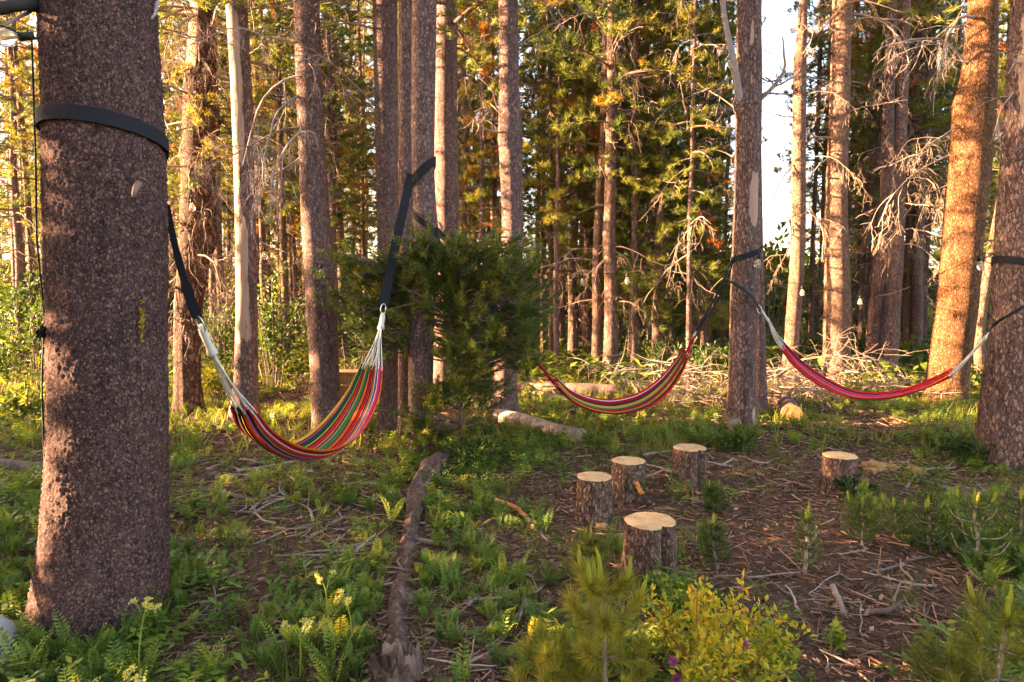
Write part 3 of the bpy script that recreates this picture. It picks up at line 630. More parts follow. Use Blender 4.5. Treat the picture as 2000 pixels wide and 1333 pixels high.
def label_far():
    for bi, (lo, hi, where) in enumerate(BUCK):
        m = [f for f in FAR if (lo if bi else -9999) <= f[0] < hi and not f[4]]
        near = sorted([f for f in m if f[1] < 18], key=lambda f: f[0]); rest = [f for f in m if f[1] >= 18]
        for n_, f in enumerate(near):
            f[3]["label"] = "%s of the %s nearer slim pines %s" % ((ORD[n_] if n_ < len(ORD) else "%s from right" % ("rightmost", "second", "third", "fourth", "fifth", "sixth", "seventh", "eighth", "ninth", "tenth", "eleventh")[len(near) - 1 - n_] if n_ < len(near) - 1 else "rightmost"), "" , where) if False else "%s of the nearer slim pines %s" % ((ORD[n_] if n_ < len(ORD) else "%s from right" % ("rightmost", "second", "third", "fourth", "fifth", "sixth", "seventh", "eighth", "ninth", "tenth", "eleventh")[len(near) - 1 - n_] if n_ < len(near) - 1 else "rightmost"), where)
            f[3]["group"] = "nearer slim pines " + where
        for f in rest:
            w_ = ("thick " if f[2] > 0.2 else "thin ") + ("very " if f[1] > 34 else "") + "distant pine"; f[3]["label"] = w_ + " deep in the woods " + where; f[3]["group"] = w_ + "s " + where
    for f in FAR:
        if f[4]: f[3]["label"] = f[4]
rng = rs(77)
LIST = [(553, 15.2, .21), (531, 17, .16), (517, 19.5, .16), (582, 16, .13), (594, 17.5, .13), (657, 12.2, .15), (672, 13, .17), (690, 20, .12), (716, 15, .10), (912, 12.2, .16), (968, 14, .14), (930, 16, .14),
        (1049, 16, .13), (1062, 18, .14), (1078, 15.5, .14), (1096, 14, .15), (1121, 12.6, .19), (1134, 20, .14), (1145, 17, .18), (1163, 11.4, .17), (1241, 11.3, .15), (1258, 17, .14), (1293, 16, .14), (1312, 14.4, .12), (1324, 19, .14), (1345, 18, .12), (1369, 16, .13), (1386, 14, .10), (1398, 21, .13),
        (1676, 14, .14), (1772, 12.4, .2), (1794, 17, .16), (1806, 15, .14), (30, 14, .2), (70, 12, .12), (430, 12.5, .16), (330, 17, .2), (1585, 14, .10), (1595, 18, .12)]
for px, d, w in LIST: put_far(px, d, w, rng, rng.normal(0, 0.01), slim=rng.uniform() < 0.4)
put_far(1193, 11.0, 0.23, rng, -0.012, "stoutest pale far trunk standing above the sag of the middle hammock")
def free(x, y, m=0.5): return all((x - a) ** 2 + (y - b) ** 2 > m * m for a, b in placed)
n = 0
while n < 150:
    d = float(rng.uniform(13.5, 27) if n < 62 else rng.uniform(26, 55)); px = float(rng.uniform(-160, 2160))
    if 1440 - 1300 / d * 0.9 < px < 1565 + 1300 / d * 0.9: continue
    if 1020 < px < 1120 and d < 30 and rng.uniform() < 0.75: continue
    x = (px - 1000) / F * d
    if not free(x, d, 0.8): continue
    put_far(px, d, float(rng.uniform(0.12, 0.24)) * (1.0 if d < 26 else 1.3), rng, rng.normal(0, 0.012), None, rng.uniform(0.8, 1.2) if d < 26 else rng.uniform(1.0, 1.5)); n += 1
n = 0
while n < 46:
    d = float(rng.uniform(11.8, 24)); px = float(rng.uniform(380, 1420)) if n < 34 else float(rng.uniform(1580, 1800)); x = (px - 1000) / F * d
    if not free(x, d, 0.45): continue
    put_far(px, d, float(rng.uniform(0.08, 0.14)), rng, rng.normal(0, 0.015), None, rng.uniform(1.3, 1.5), True); n += 1
label_far()

# the dense conifer and the sunny boughs, each its own tree
def special(px, d, label, seed, z0, z1, Rm, nb, k, L, W, trunk_d, shape, lo, hi, sub=8, droop=0.6, rust=0.02, twigs=0, tmat="bark", wmat="twig_pale", tw=3):
    rng = rs(seed); root = onground(((px - 1000) / F * d, d)); t = thing("pine_tree", root, label, "tree")
    mb = MB(); n = 24; z = np.linspace(-0.15, z1 + 0.4, n); w = np.cumsum(rng.normal(0, 0.012, (n, 2)), 0)
    mb.tube(np.c_[w - w[0], z], trunk_d / 2 * (1 - 0.75 * np.clip(z / (z1 + 0.5), 0, 1)) * np.where(z < 0.1, 1.2, 1), 14, 0, 0.4, False)
    mb.build("trunk", M[tmat], t)
    conifer_crown(rng, z0, z1, Rm, nb, k, L, W, sub, shape, 0.05, droop, lo, hi, rust, tw=tw).build("crown", [M["needle"], M["twig"]], t, False)
    if twigs:
        mb = MB()
        for _ in range(int(twigs * 0.75)):
            zz = rng.uniform(max(0.6, z0 - 1.2), z1 * 0.8); az = rng.uniform(0, 6.28)
            dead_branch(mb, (0, 0, zz), (math.cos(az), math.sin(az), rng.uniform(-0.3, 0.4)), rng.uniform(0.5, 1.3), 0.013, rng, 3, rng.uniform(0.3, 1.6), 0.16, 4)
        o = mb.build("dead_branches", M[wmat], t); o["kind"] = "stuff"
special(1285, 11.8, "dense dark green conifer filling the gap above the middle hammock", 201, 1.0, 8.6, 1.35, 150, 22, 0.12, 0.011, 0.2, lambda f: 0.85 + 0.15 * math.sin(12 * f) - 0.4 * max(0, f - 0.6), 0.4, 0.88, 9, 0.7, 0.012, 16, tw=4)
special(1150, 13.2, "green and gold conifer with drooping boughs left of the dense dark one", 202, 2.6, 9.0, 1.25, 90, 18, 0.12, 0.012, 0.17, cyl, 0.2, 0.85, 9, 0.7, 0.04, 14)
special(940, 11.6, "small golden lit pine between two half sunlit trunks", 203, 1.6, 6.0, 0.75, 50, 18, 0.11, 0.010, 0.10, cyl, 0.45, 0.9, 8, 0.5, 0.015, 10)
special(1790, 12.2, "golden green pine filling the space left of the orange trunk", 204, 3.0, 9.0, 1.6, 95, 18, 0.13, 0.013, 0.2, cyl, 0.45, 0.93, 9, 0.6, 0.05, 22)
special(1700, 12.8, "brown twiggy pine with rusty needles beyond the two leaning trunks", 205, 1.6, 8.0, 1.15, 50, 14, 0.11, 0.012, 0.18, cyl, 0.3, 0.9, 7, 0.8, 0.22, 34)
special(1345, 10.6, "drooping pine of fine brown twigs left of the scarred trunk", 206, 2.4, 7.4, 0.85, 46, 14, 0.1, 0.010, 0.09, cyl, 0.2, 0.7, 7, 1.1, 0.08, 18, "bark", "twig")
special(1235, 12.4, "mid green bushy conifer just left of the dense dark one", 221, 0.9, 8.6, 1.1, 120, 20, 0.12, 0.012, 0.15, cyl, 0.4, 0.9, 8, 0.6, 0.01, 6, tw=4)
special(1085, 11.6, "light green young conifer above the middle hammock's left end", 222, 2.2, 7.5, 0.8, 70, 18, 0.12, 0.011, 0.11, cyl, 0.3, 0.85, 8, 0.5, 0.02, 6)
special(1375, 12.6, "olive conifer with full boughs close to the scarred trunk's left side", 223, 1.0, 6.2, 0.75, 74, 18, 0.12, 0.011, 0.11, lambda f: 1 - 0.75 * f, 0.25, 0.8, 8, 0.6, 0.01, 6)
special(40, 11.8, "brown twiggy pine behind the massive near trunk at the left edge", 207, 2.6, 8.0, 1.5, 64, 16, 0.11, 0.011, 0.16, cyl, 0.4, 0.92, 8, 0.8, 0.12, 44)
special(300, 12.6, "golden pine showing between the massive trunk and the gnarled pine", 208, 2.4, 8.0, 1.4, 74, 16, 0.12, 0.012, 0.16, cyl, 0.4, 0.92, 8, 0.6, 0.05, 20)
special(520, 13.4, "olive green pine with fine twigs behind the peeled snag", 209, 2.6, 8.0, 1.2, 66, 16, 0.11, 0.012, 0.15, cyl, 0.3, 0.88, 8, 0.6, 0.03, 24)
special(655, 12.0, "dark green pine bough tree left of the trunk cluster", 210, 1.7, 7.0, 0.85, 60, 18, 0.11, 0.010, 0.13, lambda f: 0.5 + 0.5 * f, 0.05, 0.55, 8, 0.5, 0.02, 14)
special(1555, 13.0, "thin pale pine with sparse rusty tufts in the bright gap", 211, 1.6, 6.0, 0.5, 12, 12, 0.1, 0.011, 0.08, cyl, 0.4, 0.93, 6, 0.5, 0.3, 26)
special(1975, 9.8, "shaded pine behind the dark trunk at the right edge", 212, 1.8, 7.5, 1.0, 52, 16, 0.12, 0.012, 0.14, cyl, 0.4, 0.9, 8, 0.5, 0.05, 14)

# young pine in front of the cluster
def young_pine():
    rng = rs(301); root = onground(PY(895, 870, 6.4)); t = thing("young_pine", root, "bushy dark green young pine hiding part of the trunk cluster", "tree")
    top = 1.75; mb = MB(); mb.tube(np.array([[0, 0, -0.1], [0.02, 0, 0.6], [0.0, 0.02, 1.2], [0.03, 0, top]]), [0.04, 0.035, 0.025, 0.012], 10, 0, 0.3); mb.build("trunk", M["bark"], t)
    mb = MB(); TP, TD, TT = [], [], []
    reg = [(665, 800, 505, 630, 24), (760, 900, 490, 620, 32), (880, 1045, 490, 690, 66), (960, 1045, 560, 690, 16), (860, 1000, 660, 790, 24), (840, 985, 740, 868, 16), (690, 770, 560, 700, 8), (640, 700, 500, 600, 6), (800, 1060, 462, 500, 16), (1030, 1075, 540, 720, 10), (700, 790, 640, 690, 5), (800, 850, 780, 860, 8)]
    for (x0, x1, y0, y1, cnt) in reg:
        for _ in range(int(cnt * 1.35)):
            px, py = rng.uniform(x0, x1), rng.uniform(y0, y1); d = 6.25 + rng.uniform(-0.75, 0.75)
            if px < 830: d = rng.uniform(5.86, 6.2) if px < 800 else rng.uniform(5.6, 5.8)
            elif px < 870: d = rng.uniform(5.6, 6.1)
            e = PY(px, py, d) - root
            e[2] = max(e[2], 0.12)
            zs = np.clip(e[2] - 0.45 * np.hypot(e[0], e[1]) * 0.5, 0.15, top - 0.05); s = np.array([0, 0, zs])
            mid = (s + e) / 2 + np.array([0, 0, 0.05]) + rng.normal(0, 0.04, 3)
            q = spline([s, mid, e], 7); mb.tube(q, np.linspace(0.009, 0.003, 7), 4, 1, 0.35, False)
            tb = rng.uniform(0.15, 0.8) + (0.25 if rng.uniform() < 0.2 else 0)
            for w in range(5):
                p = e + rng.normal(0, 0.075, 3) + np.array([0, 0, 0.02]); b = q[4 + w % 2]; mb.tube(np.array([b, (b + p) / 2 + rng.normal(0, 0.01, 3), p]), [0.004, 0.0035, 0.003], 3, 1, 0.35, False)
                dd = unit(unit(p - b) + np.array([0, 0, 0.55]))
                for u in range(3):
                    TP.append(p - dd * 0.05 * u); TD.append(dd); TT.append(np.clip(tb + rng.normal(0, 0.09) - 0.05 * u, 0, 0.9))
    needles(mb, np.array(TP), np.array(TD), rng, 18, 0.07, 0.0065, 0.05, 0.95, np.array(TT))
    mb.build("crown", [M["needle_young"], M["twig"]], t, False)
young_pine()

# ---------------------------------------------------------------- woodland left of the frame that shades the near floor (one mass)
def left_wood():
    rng = rs(411); mb = MB(); TP = []
    for i in range(34):
        y = -9 + 16.3 * (i + rng.uniform()) / 34; x = rng.uniform(-11.5, -7.6) - max(0, (y - 4)) * 0.5
        mb.tube(np.array([[x, y, -0.2], [x + 0.05, y, 5], [x, y, 11]]), [0.16, 0.12, 0.04], 8, 1, 0.3, False)
        k = 260; z = rng.uniform(0.3, 10.5, k); a = rng.uniform(0, 6.28, k); r = rng.uniform(0.1, 1.5, k) * (1.15 - z / 14)
        TP.append(np.c_[x + r * np.cos(a), y + r * np.sin(a), z])
    P = np.concatenate(TP)
    P = P[~((np.abs(P[:, 1] - 3.32) < 0.36) & (P[:, 2] > 1.5) & (P[:, 2] < 2.6))]
    P = P[P[:, 1] < 7.5 + rng.normal(0, 0.12, len(P))]
    needles(mb, P, unit(rng.normal(size=P.shape)), rng, 9, 0.34, 0.085, 0.2, 1.0, rng.uniform(0.1, 0.7, len(P)))
    o = mb.build("woodland", [M["needle"], M["bark_far"]], None, False); kind(o, "stuff", "dense evergreen wood along the left side")
left_wood()

# ---------------------------------------------------------------- straps
def ring_pts(T, zf, off=0.006, n=72, a0=0.0, a1=2 * PI):
    th = np.linspace(a0, a1, n); z = np.array([zf(t) for t in th])
    r = np.interp(z, T.z, T.r) + off; x = np.interp(z, T.z, T.x)
    return np.c_[x + r * np.cos(th), T.y + r * np.sin(th), z], np.c_[np.cos(th), np.sin(th), 0 * th]
def ribbon(mb, pts, nrm, width, thick=0.003, col=0.5):
    """flat webbing: pts centre line, nrm facing direction"""
    pts = np.asarray(pts, float); m = len(pts); nrm = np.broadcast_to(np.asarray(nrm, float), pts.shape)
    t = unit(np.gradient(pts, axis=0)); nrm = unit(nrm - (nrm * t).sum(1, keepdims=True) * t); w = np.cross(t, nrm)
    width = np.broadcast_to(width, (m,))[:, None]
    c = [pts - w * width / 2 - nrm * thick / 2, pts + w * width / 2 - nrm * thick / 2, pts + w * width / 2 + nrm * thick / 2, pts - w * width / 2 + nrm * thick / 2]
    V = np.stack(c, 1).reshape(-1, 3); i = np.arange(m - 1)[:, None] * 4; j = np.arange(4)[None]; k = (j + 1) % 4
    q = np.stack([i + j, i + k, i + 4 + k, i + 4 + j], -1).reshape(-1, 4)
    mb.add(V, None, np.vstack([q, [[0, 1, 2, 3]], [[(m - 1) * 4 + 3, (m - 1) * 4 + 2, (m - 1) * 4 + 1, (m - 1) * 4]]]), 0, col)
def carabiner(P, d, parent, root, s=0.045):
    mb = MB(); d = unit(d); side = unit(np.cross(d, (0, 0.3, 1))); a = np.linspace(0, 2 * PI, 21)
    pts = P + s * (np.cos(a)[:, None] * d * 1.0 + np.sin(a)[:, None] * side * 0.5); mb.tube(pts, 0.0045, 8)
    return mb.build("carabiner", M["metal"], parent, origin=root)
def strap(label, tkey, loops, tails, carab=None, patch=None, group=None):
    T = TR[tkey]; root = np.array([T.x[10], T.y, loops[0][0](0)]) if loops else tails[0][0][0]
    t = thing("hammock_strap", root, label, "strap", group)
    for zf, w, a0, a1 in loops:
        p, n_ = ring_pts(T, zf, 0.016 if tkey == "T1" else 0.013, 80, a0, a1); mb = MB(); ribbon(mb, p, n_, w); mb.build("tree_loop", M["black_web"], t, False, origin=root)
    for pts, w, nrm in tails:
        p = spline(pts, 24); mb = MB(); ribbon(mb, p, nrm, w); mb.build("tail", M["black_web"], t, False, origin=root)
    if carab is not None: carabiner(carab[0], carab[1], t, root)
    if patch is not None:
        p, n_ = ring_pts(T, patch[0], 0.018, 6, patch[1], patch[2]); mb = MB(); ribbon(mb, p, n_, patch[3], 0.002); mb.build("label_patch", M["patch"], t, origin=root)
    return t
# 1: big near trunk; the loop is high in front and is pulled down at the back right
z_f, z_b = z_at(208, 2.74), z_at(310, 3.3)
def zf1(t):   # angle -90 deg faces the camera
    u = (1 + math.cos(t + PI / 2 + 0.45)) / 2
    return z_b + (z_f - z_b) * u ** 0.75
A1 = PY(386, 622, 3.52)
strap("wide black webbing strap around the massive near trunk at left", "T1", [(zf1, 0.06, 0, 2 * PI)],
      [([PY(325, 400, 3.28), PY(336, 455, 3.32), PY(352, 520, 3.4), PY(372, 585, 3.47), A1], np.array([0.03, 0.03, 0.036, 0.05, 0.05]).repeat(5)[:24], (0.35, -1, 0.3))], (A1 + np.array([0.008, 0.01, -0.03]), (0.25, 0.3, -1)))
z7 = z_at(332, 5.9)
B1 = PY(750, 596, 5.62)
strap("black strap slanting from the front cluster trunk down to the striped left hammock", "T7", [(lambda t: z7 + 0.10 * math.cos(t), 0.075, 0, 2 * PI)],
      [([PY(803, 340, 6.0), PY(790, 400, 5.9), PY(768, 500, 5.76), B1], 0.075, (0.2, -1, 0.1))], (B1 + np.array([-0.005, -0.01, -0.035]), (-0.1, -0.15, -1)), (lambda t: z7 + 0.10 * math.cos(t), -2.75, -2.3, 0.05))
z7b = z_at(437, 5.95)
strap("black strap from the lower loop on the front cluster trunk running into the young pine", "T7", [(lambda t: z7b - 0.09 * math.cos(t) , 0.05, 0, 2 * PI)],
      [([PY(849, 446, 5.98), PY(872, 470, 6.0), PY(898, 500, 6.1), PY(940, 570, 6.3), PY(990, 638, 6.4), PY(1030, 690, 6.5)], 0.055, (0.2, -1, 0.3))])
z10 = z_at(497, 6.85)
C2 = PY(1358, 650, 6.9)
strap("black strap on the scarred trunk holding the right end of the middle hammock", "T10", [(lambda t: z10 + 0.05 * math.cos(t), 0.055, 0, 2 * PI)],
      [([PY(1431, 505, 6.9), PY(1408, 560, 6.9), PY(1380, 612, 6.9), C2], 0.02, (0.4, -1, 0.2)), ([PY(1433, 508, 6.93), PY(1416, 560, 6.94), PY(1390, 606, 6.94), C2 + np.array([0.01, 0.02, 0])], 0.018, (0.4, -1, 0.2))], (C2 + np.array([-0.01, 0, -0.03]), (-0.5, 0, -1)))
D3 = PY(1481, 600, 6.86)
strap("thin black strap across the front of the scarred trunk holding the right hammock", "T10", [],
      [([PY(1418, 545, 6.85), PY(1430, 552, 6.72), PY(1452, 566, 6.7), PY(1470, 582, 6.76), D3], 0.035, (0.2, -1, 0.4))], (D3 + np.array([0.012, 0, -0.025]), (0.3, 0, -1)))
z16 = z_at(522, 5.5)
E3 = PY(1929, 652, 5.5)
strap("black strap around the dark edge trunk and its tail holding the right hammock", "T16", [(lambda t: z16 - 0.07 * math.cos(t), 0.06, 0, 2 * PI)],
      [([PY(2072, 555, 5.75), PY(2050, 570, 5.45), PY(2015, 590, 5.36), PY(1985, 608, 5.36), PY(1946, 631, 5.42), E3], 0.022, (0.2, -1, 0.4)), ([PY(1930, 610, 5.6), PY(1936, 620, 5.5), PY(1946, 631, 5.42)], 0.022, (0.2, -1, 0.4)), ([PY(1936, 516, 5.6), PY(1918, 508, 5.75), PY(1905, 498, 6.0)], 0.03, (0, -1, 0.3))], (E3 + np.array([-0.005, 0, -0.02]), (-0.4, 0, -1)))

# ---------------------------------------------------------------- hammocks
RED, CRIM, ORG, YEL, OCH, GRN, DGR, BLK, BRN, WHT, LAV, PUR, PNK, TEAL = (0.50, 0.02, 0.012), (0.30, 0.008, 0.03), (0.55, 0.10, 0.012), (0.55, 0.30, 0.03), (0.40, 0.22, 0.03), (0.025, 0.16, 0.075), (0.012, 0.05, 0.03), (0.012, 0.01, 0.012), (0.05, 0.022, 0.014), (0.6, 0.55, 0.52), (0.30, 0.16, 0.36), (0.10, 0.018, 0.09), (0.5, 0.03, 0.14), (0.04, 0.16, 0.16)
M["stripe_a"] = stripe_mat("stripe_a", [(3, YEL), (2, BLK), (2, PNK), (5, DGR), (1.2, YEL), (2.5, BRN), (6, RED), (1, WHT), (3, BRN), (1.5, OCH), (4.5, GRN), (1.2, YEL), (3, BLK), (6, ORG), (1.2, BLK), (7, RED), (1.5, LAV), (2.5, BRN), (3, ORG), (1, PUR), (1.2, WHT), (3, TEAL), (1, YEL), (5, RED), (1, WHT), (4, PNK), (2, RED), (2, BRN), (3, ORG)])
M["stripe_b"] = stripe_mat("stripe_b", [(5, RED), (2, CRIM), (3, BLK), (5, CRIM), (2, BRN), (4, CRIM), (2, BLK), (3, DGR), (4, OCH), (2, BRN), (5, OCH), (1.5, BLK), (5, CRIM), (2, BLK), (4, GRN), (1.5, YEL), (4, OCH), (3, DGR), (3, BLK), (5, CRIM), (1.5, WHT), (5, RED)])
M["stripe_c"] = stripe_mat("stripe_c", [(4, RED), (1, WHT), (3, CRIM), (2.5, ORG), (1, YEL), (3, PUR), (4, RED), (1, LAV), (3, ORG), (2.5, PUR), (4, RED), (1, WHT), (3, CRIM), (1, YEL), (4, PNK), (3, RED), (1, WHT), (3, PUR), (4, RED)])
def hammock(label, mat, cordmat, ctr, widths, tilt, sag, P0, P1, knot0, knot1, ncord=12, seed=0, cord_r=0.005, whip=True, flip=1, wave=0.017):
    rng = rs(seed); C = spline([PY(*c) for c in ctr], 72); m = len(C)
    root = np.array([C[m // 2][0], C[m // 2][1], float(gz(C[m // 2][0], C[m // 2][1]))])
    t = thing("hammock", root, label, "hammock")
    ax = unit((C[-1] - C[0]) * np.array([1, 1, 0])); side = np.array([ax[1], -ax[0], 0]) * flip
    s = np.linspace(0, 1, m); W = np.interp(s, np.linspace(0, 1, len(widths)), widths); TL = np.interp(s, np.linspace(0, 1, len(tilt)), tilt); SG = np.interp(s, np.linspace(0, 1, len(sag)), sag)
    k = 56; v = np.linspace(0, 1, k); V = np.zeros((m, k, 3)); ph = rng.uniform(0, 6, 4)
    gather = 0.35 + 1.0 * np.abs(2 * s - 1) ** 3
    tan = unit(np.gradient(C, axis=0))
    for i in range(m):
        d = math.cos(TL[i]) * side + math.sin(TL[i]) * np.array([0, 0, 1.0]); nrm = unit(np.cross(d, tan[i])); nrm = nrm * (1 if nrm[2] >= 0 else -1)
        x = (v - 0.5) * W[i]
        f = np.sin(v * 2 * PI * 5.3 + ph[0] + 1.2 * math.sin(3 * s[i] + ph[1])) * 0.6 + np.sin(v * 2 * PI * 9.1 + ph[2] + s[i] * 2) * 0.4
        V[i] = C[i] + x[:, None] * d + (-SG[i] * (1 - (2 * v - 1) ** 2) + wave * gather[i] * f)[:, None] * nrm
    V[0] += tan[0] * rng.uniform(-0.02, 0.006, (k, 1)) * 1; V[-1] -= tan[-1] * rng.uniform(-0.02, 0.006, (k, 1)) * 0.8
    uv = np.stack([np.tile(v, (m, 1)), np.tile(s[:, None], (1, k))], -1).reshape(-1, 2)
    i = np.arange(m - 1)[:, None] * k + np.arange(k - 1)[None]; i = i.ravel()
    mb = MB(); mb.add(V.reshape(-1, 3), None, np.stack([i, i + 1, i + k + 1, i + k], -1), 0, 0.5, uv)
    o = mb.build("fabric", mat, t, origin=root); mo = o.modifiers.new("cloth_thickness", "SOLIDIFY"); mo.thickness = 0.004; mo.offset = 0
    for end, K, P in ((0, knot0, P0), (m - 1, knot1, P1)):
        K, P = PY(*K), PY(*P)
        cd = []
        for c in range(ncord):
            j = int(round((c + 0.5) / ncord * (k - 1))); e = V[end, j]; tn = tan[0] if end == 0 else -tan[-1]
            q = K + rng.normal(0, 0.006, 3); a = e + tn * 0.03
            p = spline([a, e, e * 0.55 + q * 0.45 + np.array([0, 0, -0.012]) + rng.normal(0, 0.006, 3), q * 0.85 + e * 0.15 + rng.normal(0, 0.003, 3), q], 12)
            b = MB(); b.tube(p, cord_r * rng.uniform(0.85, 1.25), 6, 0, 0.5); b.build("cord", cordmat, t, origin=root)
        b = MB(); n = 26; p = spline([K, (K + P) / 2 + np.array([0, 0, -0.004]), P], n)
        rr = (0.021 if whip else 0.013) * (1 + 0.07 * np.cos(np.arange(n) * PI)) * np.interp(np.linspace(0, 1, n), [0, 0.12, 0.25, 0.8, 1], [1.35, 1.25, 0.95, 1.0, 0.8])
        b.tube(p, rr, 12, 0, 0.5); b.build("whipped_loop", cordmat, t, origin=root)
    return t
hammock("striped red, orange and green hammock with long white cords, nearest of the three", M["stripe_a"], M["cord_white"],
        [(476, 797, 3.9), (502, 838, 4.05), (548, 864, 4.25), (608, 870, 4.5), (662, 838, 4.75), (705, 775, 5.0), (725, 716, 5.2)],
        (0.18, 0.29, 0.38, 0.40, 0.39, 0.31, 0.20), (-0.05, -0.1, -0.1, 0.0, 0.0, 0.0, 0.0), (0.01, 0.035, 0.075, 0.10, 0.075, 0.035, 0.01),
        (392, 636, 3.56), (748, 613, 5.6), (415, 690, 3.66), (744, 642, 5.5), 12, 1, 0.0034)
hammock("dark crimson, green and ochre hammock in the middle, strung with red cords", M["stripe_b"], M["cord_red"],
        [(1090, 752, 6.55), (1120, 774, 6.58), (1160, 789, 6.65), (1205, 793, 6.7), (1255, 782, 6.75), (1295, 755, 6.8), (1325, 718, 6.85), (1338, 694, 6.88)],
        (0.16, 0.24, 0.27, 0.27, 0.27, 0.25, 0.2, 0.15), (0.75, 0.5, 0.42, 0.38, 0.42, 0.5, 0.6, 0.7), (0.01, 0.04, 0.06, 0.07, 0.06, 0.04, 0.02, 0.01),
        (1034, 696, 6.5), (1356, 656, 6.9), (1052, 712, 6.52), (1350, 668, 6.9), 10, 2, 0.0045, False, -1)
hammock("slim red and purple hammock with white cords between the scarred and the dark edge trunk", M["stripe_c"], M["cord_white"],
        [(1529, 677, 6.95), (1562, 713, 6.9), (1605, 744, 6.8), (1655, 767, 6.65), (1705, 773, 6.5), (1760, 767, 6.3), (1812, 750, 6.05), (1858, 729, 5.85)],
        (0.10, 0.15, 0.17, 0.17, 0.16, 0.16, 0.14, 0.10), (0.7, 0.5, 0.4, 0.3, 0.3, 0.35, 0.5, 0.6), (0.01, 0.03, 0.04, 0.04, 0.04, 0.03, 0.02, 0.01),
        (1488, 607, 6.88), (1927, 656, 5.52), (1500, 626, 6.9), (1914, 672, 5.6), 8, 3, 0.0045, False, -1, 0.011)

# ---------------------------------------------------------------- string lights and cable
def string_light(label, cpts, bulbs, seed):
    root = PY(*cpts[0]); t = thing("string_light", root, label, "light string")
    mb = MB(); mb.tube(spline([PY(*c) for c in cpts], 14 * len(cpts)), 0.0035, 6); mb.build("cord", M["wire"], t, origin=root)
    for px, py, d, dr in bulbs:
        P = PY(px, py, d); dr = unit(np.array(dr, float))
        mb = MB(); mb.tube(np.array([P - dr * 0.065, P - dr * 0.02]), [0.014, 0.017], 12); s = mb.build("bulb_socket", M["socket"], t, origin=root)
        prof = [(-0.02, 0.014), (-0.005, 0.021), (0.02, 0.03), (0.045, 0.032), (0.062, 0.026), (0.072, 0.012), (0.074, 0.002)]
        mb = MB(); mb.tube(np.array([P + dr * a for a, _ in prof]), [r for _, r in prof], 16); mb.build("bulb", M["glass"], s, origin=root)
        mb = MB(); mb.tube(np.array([P - dr * 0.015, P + dr * 0.045]), 0.006, 6); mb.build("filament", M["filament"], s, origin=root)
dn = (0.05, 0, -1)
string_light("black cord with one large clear bulb hanging left of the massive near trunk", [(78, 74, 2.72), (52, 72, 2.65), (0, 50, 2.6), (-80, 40, 2.6)], [(30, 73, 2.65, (-1, 0.0, -0.08))], 1)
string_light("cord of clear bulbs strung from the gnarled pine to the trunk cluster", [(372, 382, 7.7), (440, 430, 7.7), (517, 476, 7.8), (627, 512, 6.65), (715, 496, 6.6), (770, 470, 6.8)], [(375, 400, 7.7, dn), (517, 495, 7.8, dn), (628, 530, 6.65, dn), (715, 513, 6.6, dn)], 2)
string_light("cord of clear bulbs crossing behind the middle hammock to the scarred trunk", [(1020, 520, 7.6), (1137, 533, 8.8), (1225, 532, 9.0), (1340, 510, 8.2), (1430, 488, 7.1), (1481, 496, 6.85)], [(1137, 547, 8.8, dn), (1225, 545, 9.0, dn), (1481, 510, 6.85, (-0.2, 0, -1))], 3)
string_light("cord of clear bulbs strung above the right hammock past the sunlit trunks", [(1490, 535, 7.4), (1566, 556, 9.3), (1676, 576, 9.6), (1740, 574, 9.4), (1835, 535, 7.7), (1912, 500, 6.4), (1940, 495, 5.6)], [(1567, 568, 9.3, dn), (1680, 586, 9.6, dn), (1914, 514, 6.4, (0.3, 0, -1))], 4)
def cable():
    pts = [PY(*p) for p in ((62, 70, 2.95), (66, 200, 2.93), (70, 330, 2.93), (72, 460, 2.94), (84, 590, 2.93), (86, 640, 2.92), (82, 760, 2.92), (88, 930, 2.92), (84, 1000, 2.9))]
    mb = MB(); mb.tube(spline(pts, 60), 0.004, 6); o = mb.build("hanging_cable", M["wire"], None, origin=pts[0]); tag(o, "thin dark cable hanging down the left side of the massive near trunk", "cable")
    P = PY(84, 648, 2.9); mb = MB(); rng = rs(9)
    for _ in range(7):
        a = np.linspace(0, 2 * PI, 12); s = rng.uniform(0.012, 0.03); u, w = unit(rng.normal(size=3)), unit(rng.normal(size=3))
        mb.tube(P + s * (np.cos(a)[:, None] * u + np.sin(a)[:, None] * w), 0.004, 5)
    mb.build("cable_knot", M["wire"], o, origin=pts[0])
cable()
def knot_stub():
    T = TR["T1"]; a = PY(264, 372, 2.785); mb = MB(); rng = rs(4)
    mb.tube(np.array([a + (0, 0.03, 0.03), a + (0.004, 0.0, 0.012), a + (0.002, -0.012, -0.014), a + (-0.004, -0.012, -0.03)]), [0.016, 0.013, 0.009, 0.004], 10, 0, 0.2)
    mb.build("knot_stub", M["log_brown"], T.obj, origin=T.root)
knot_stub()
# lichen patch on the near trunk
def lichen():
    rng = rs(12); T = TR["T1"]; mb = MB(); n = 46
    c = PY(318, 625, 3.0); az = -0.52
    z = c[2] + rng.normal(0, 0.045, n); a = az + rng.normal(0, 0.018, n) + (z - c[2]) * 0.2
    r = np.interp(z, T.z, T.r) + 0.006; P = np.c_[np.interp(z, T.z, T.x) + r * np.cos(a), T.y + r * np.sin(a), z]
    needles(mb, P, np.c_[np.cos(a), np.sin(a), 0 * a] + rng.normal(0, 0.5, (n, 3)), rng, 5, 0.012, 0.009, 0.0, 1.0, rng.uniform(0, 1, n))
    mb.build("lichen", M["lichen"], T.obj, False, origin=T.root)
lichen()

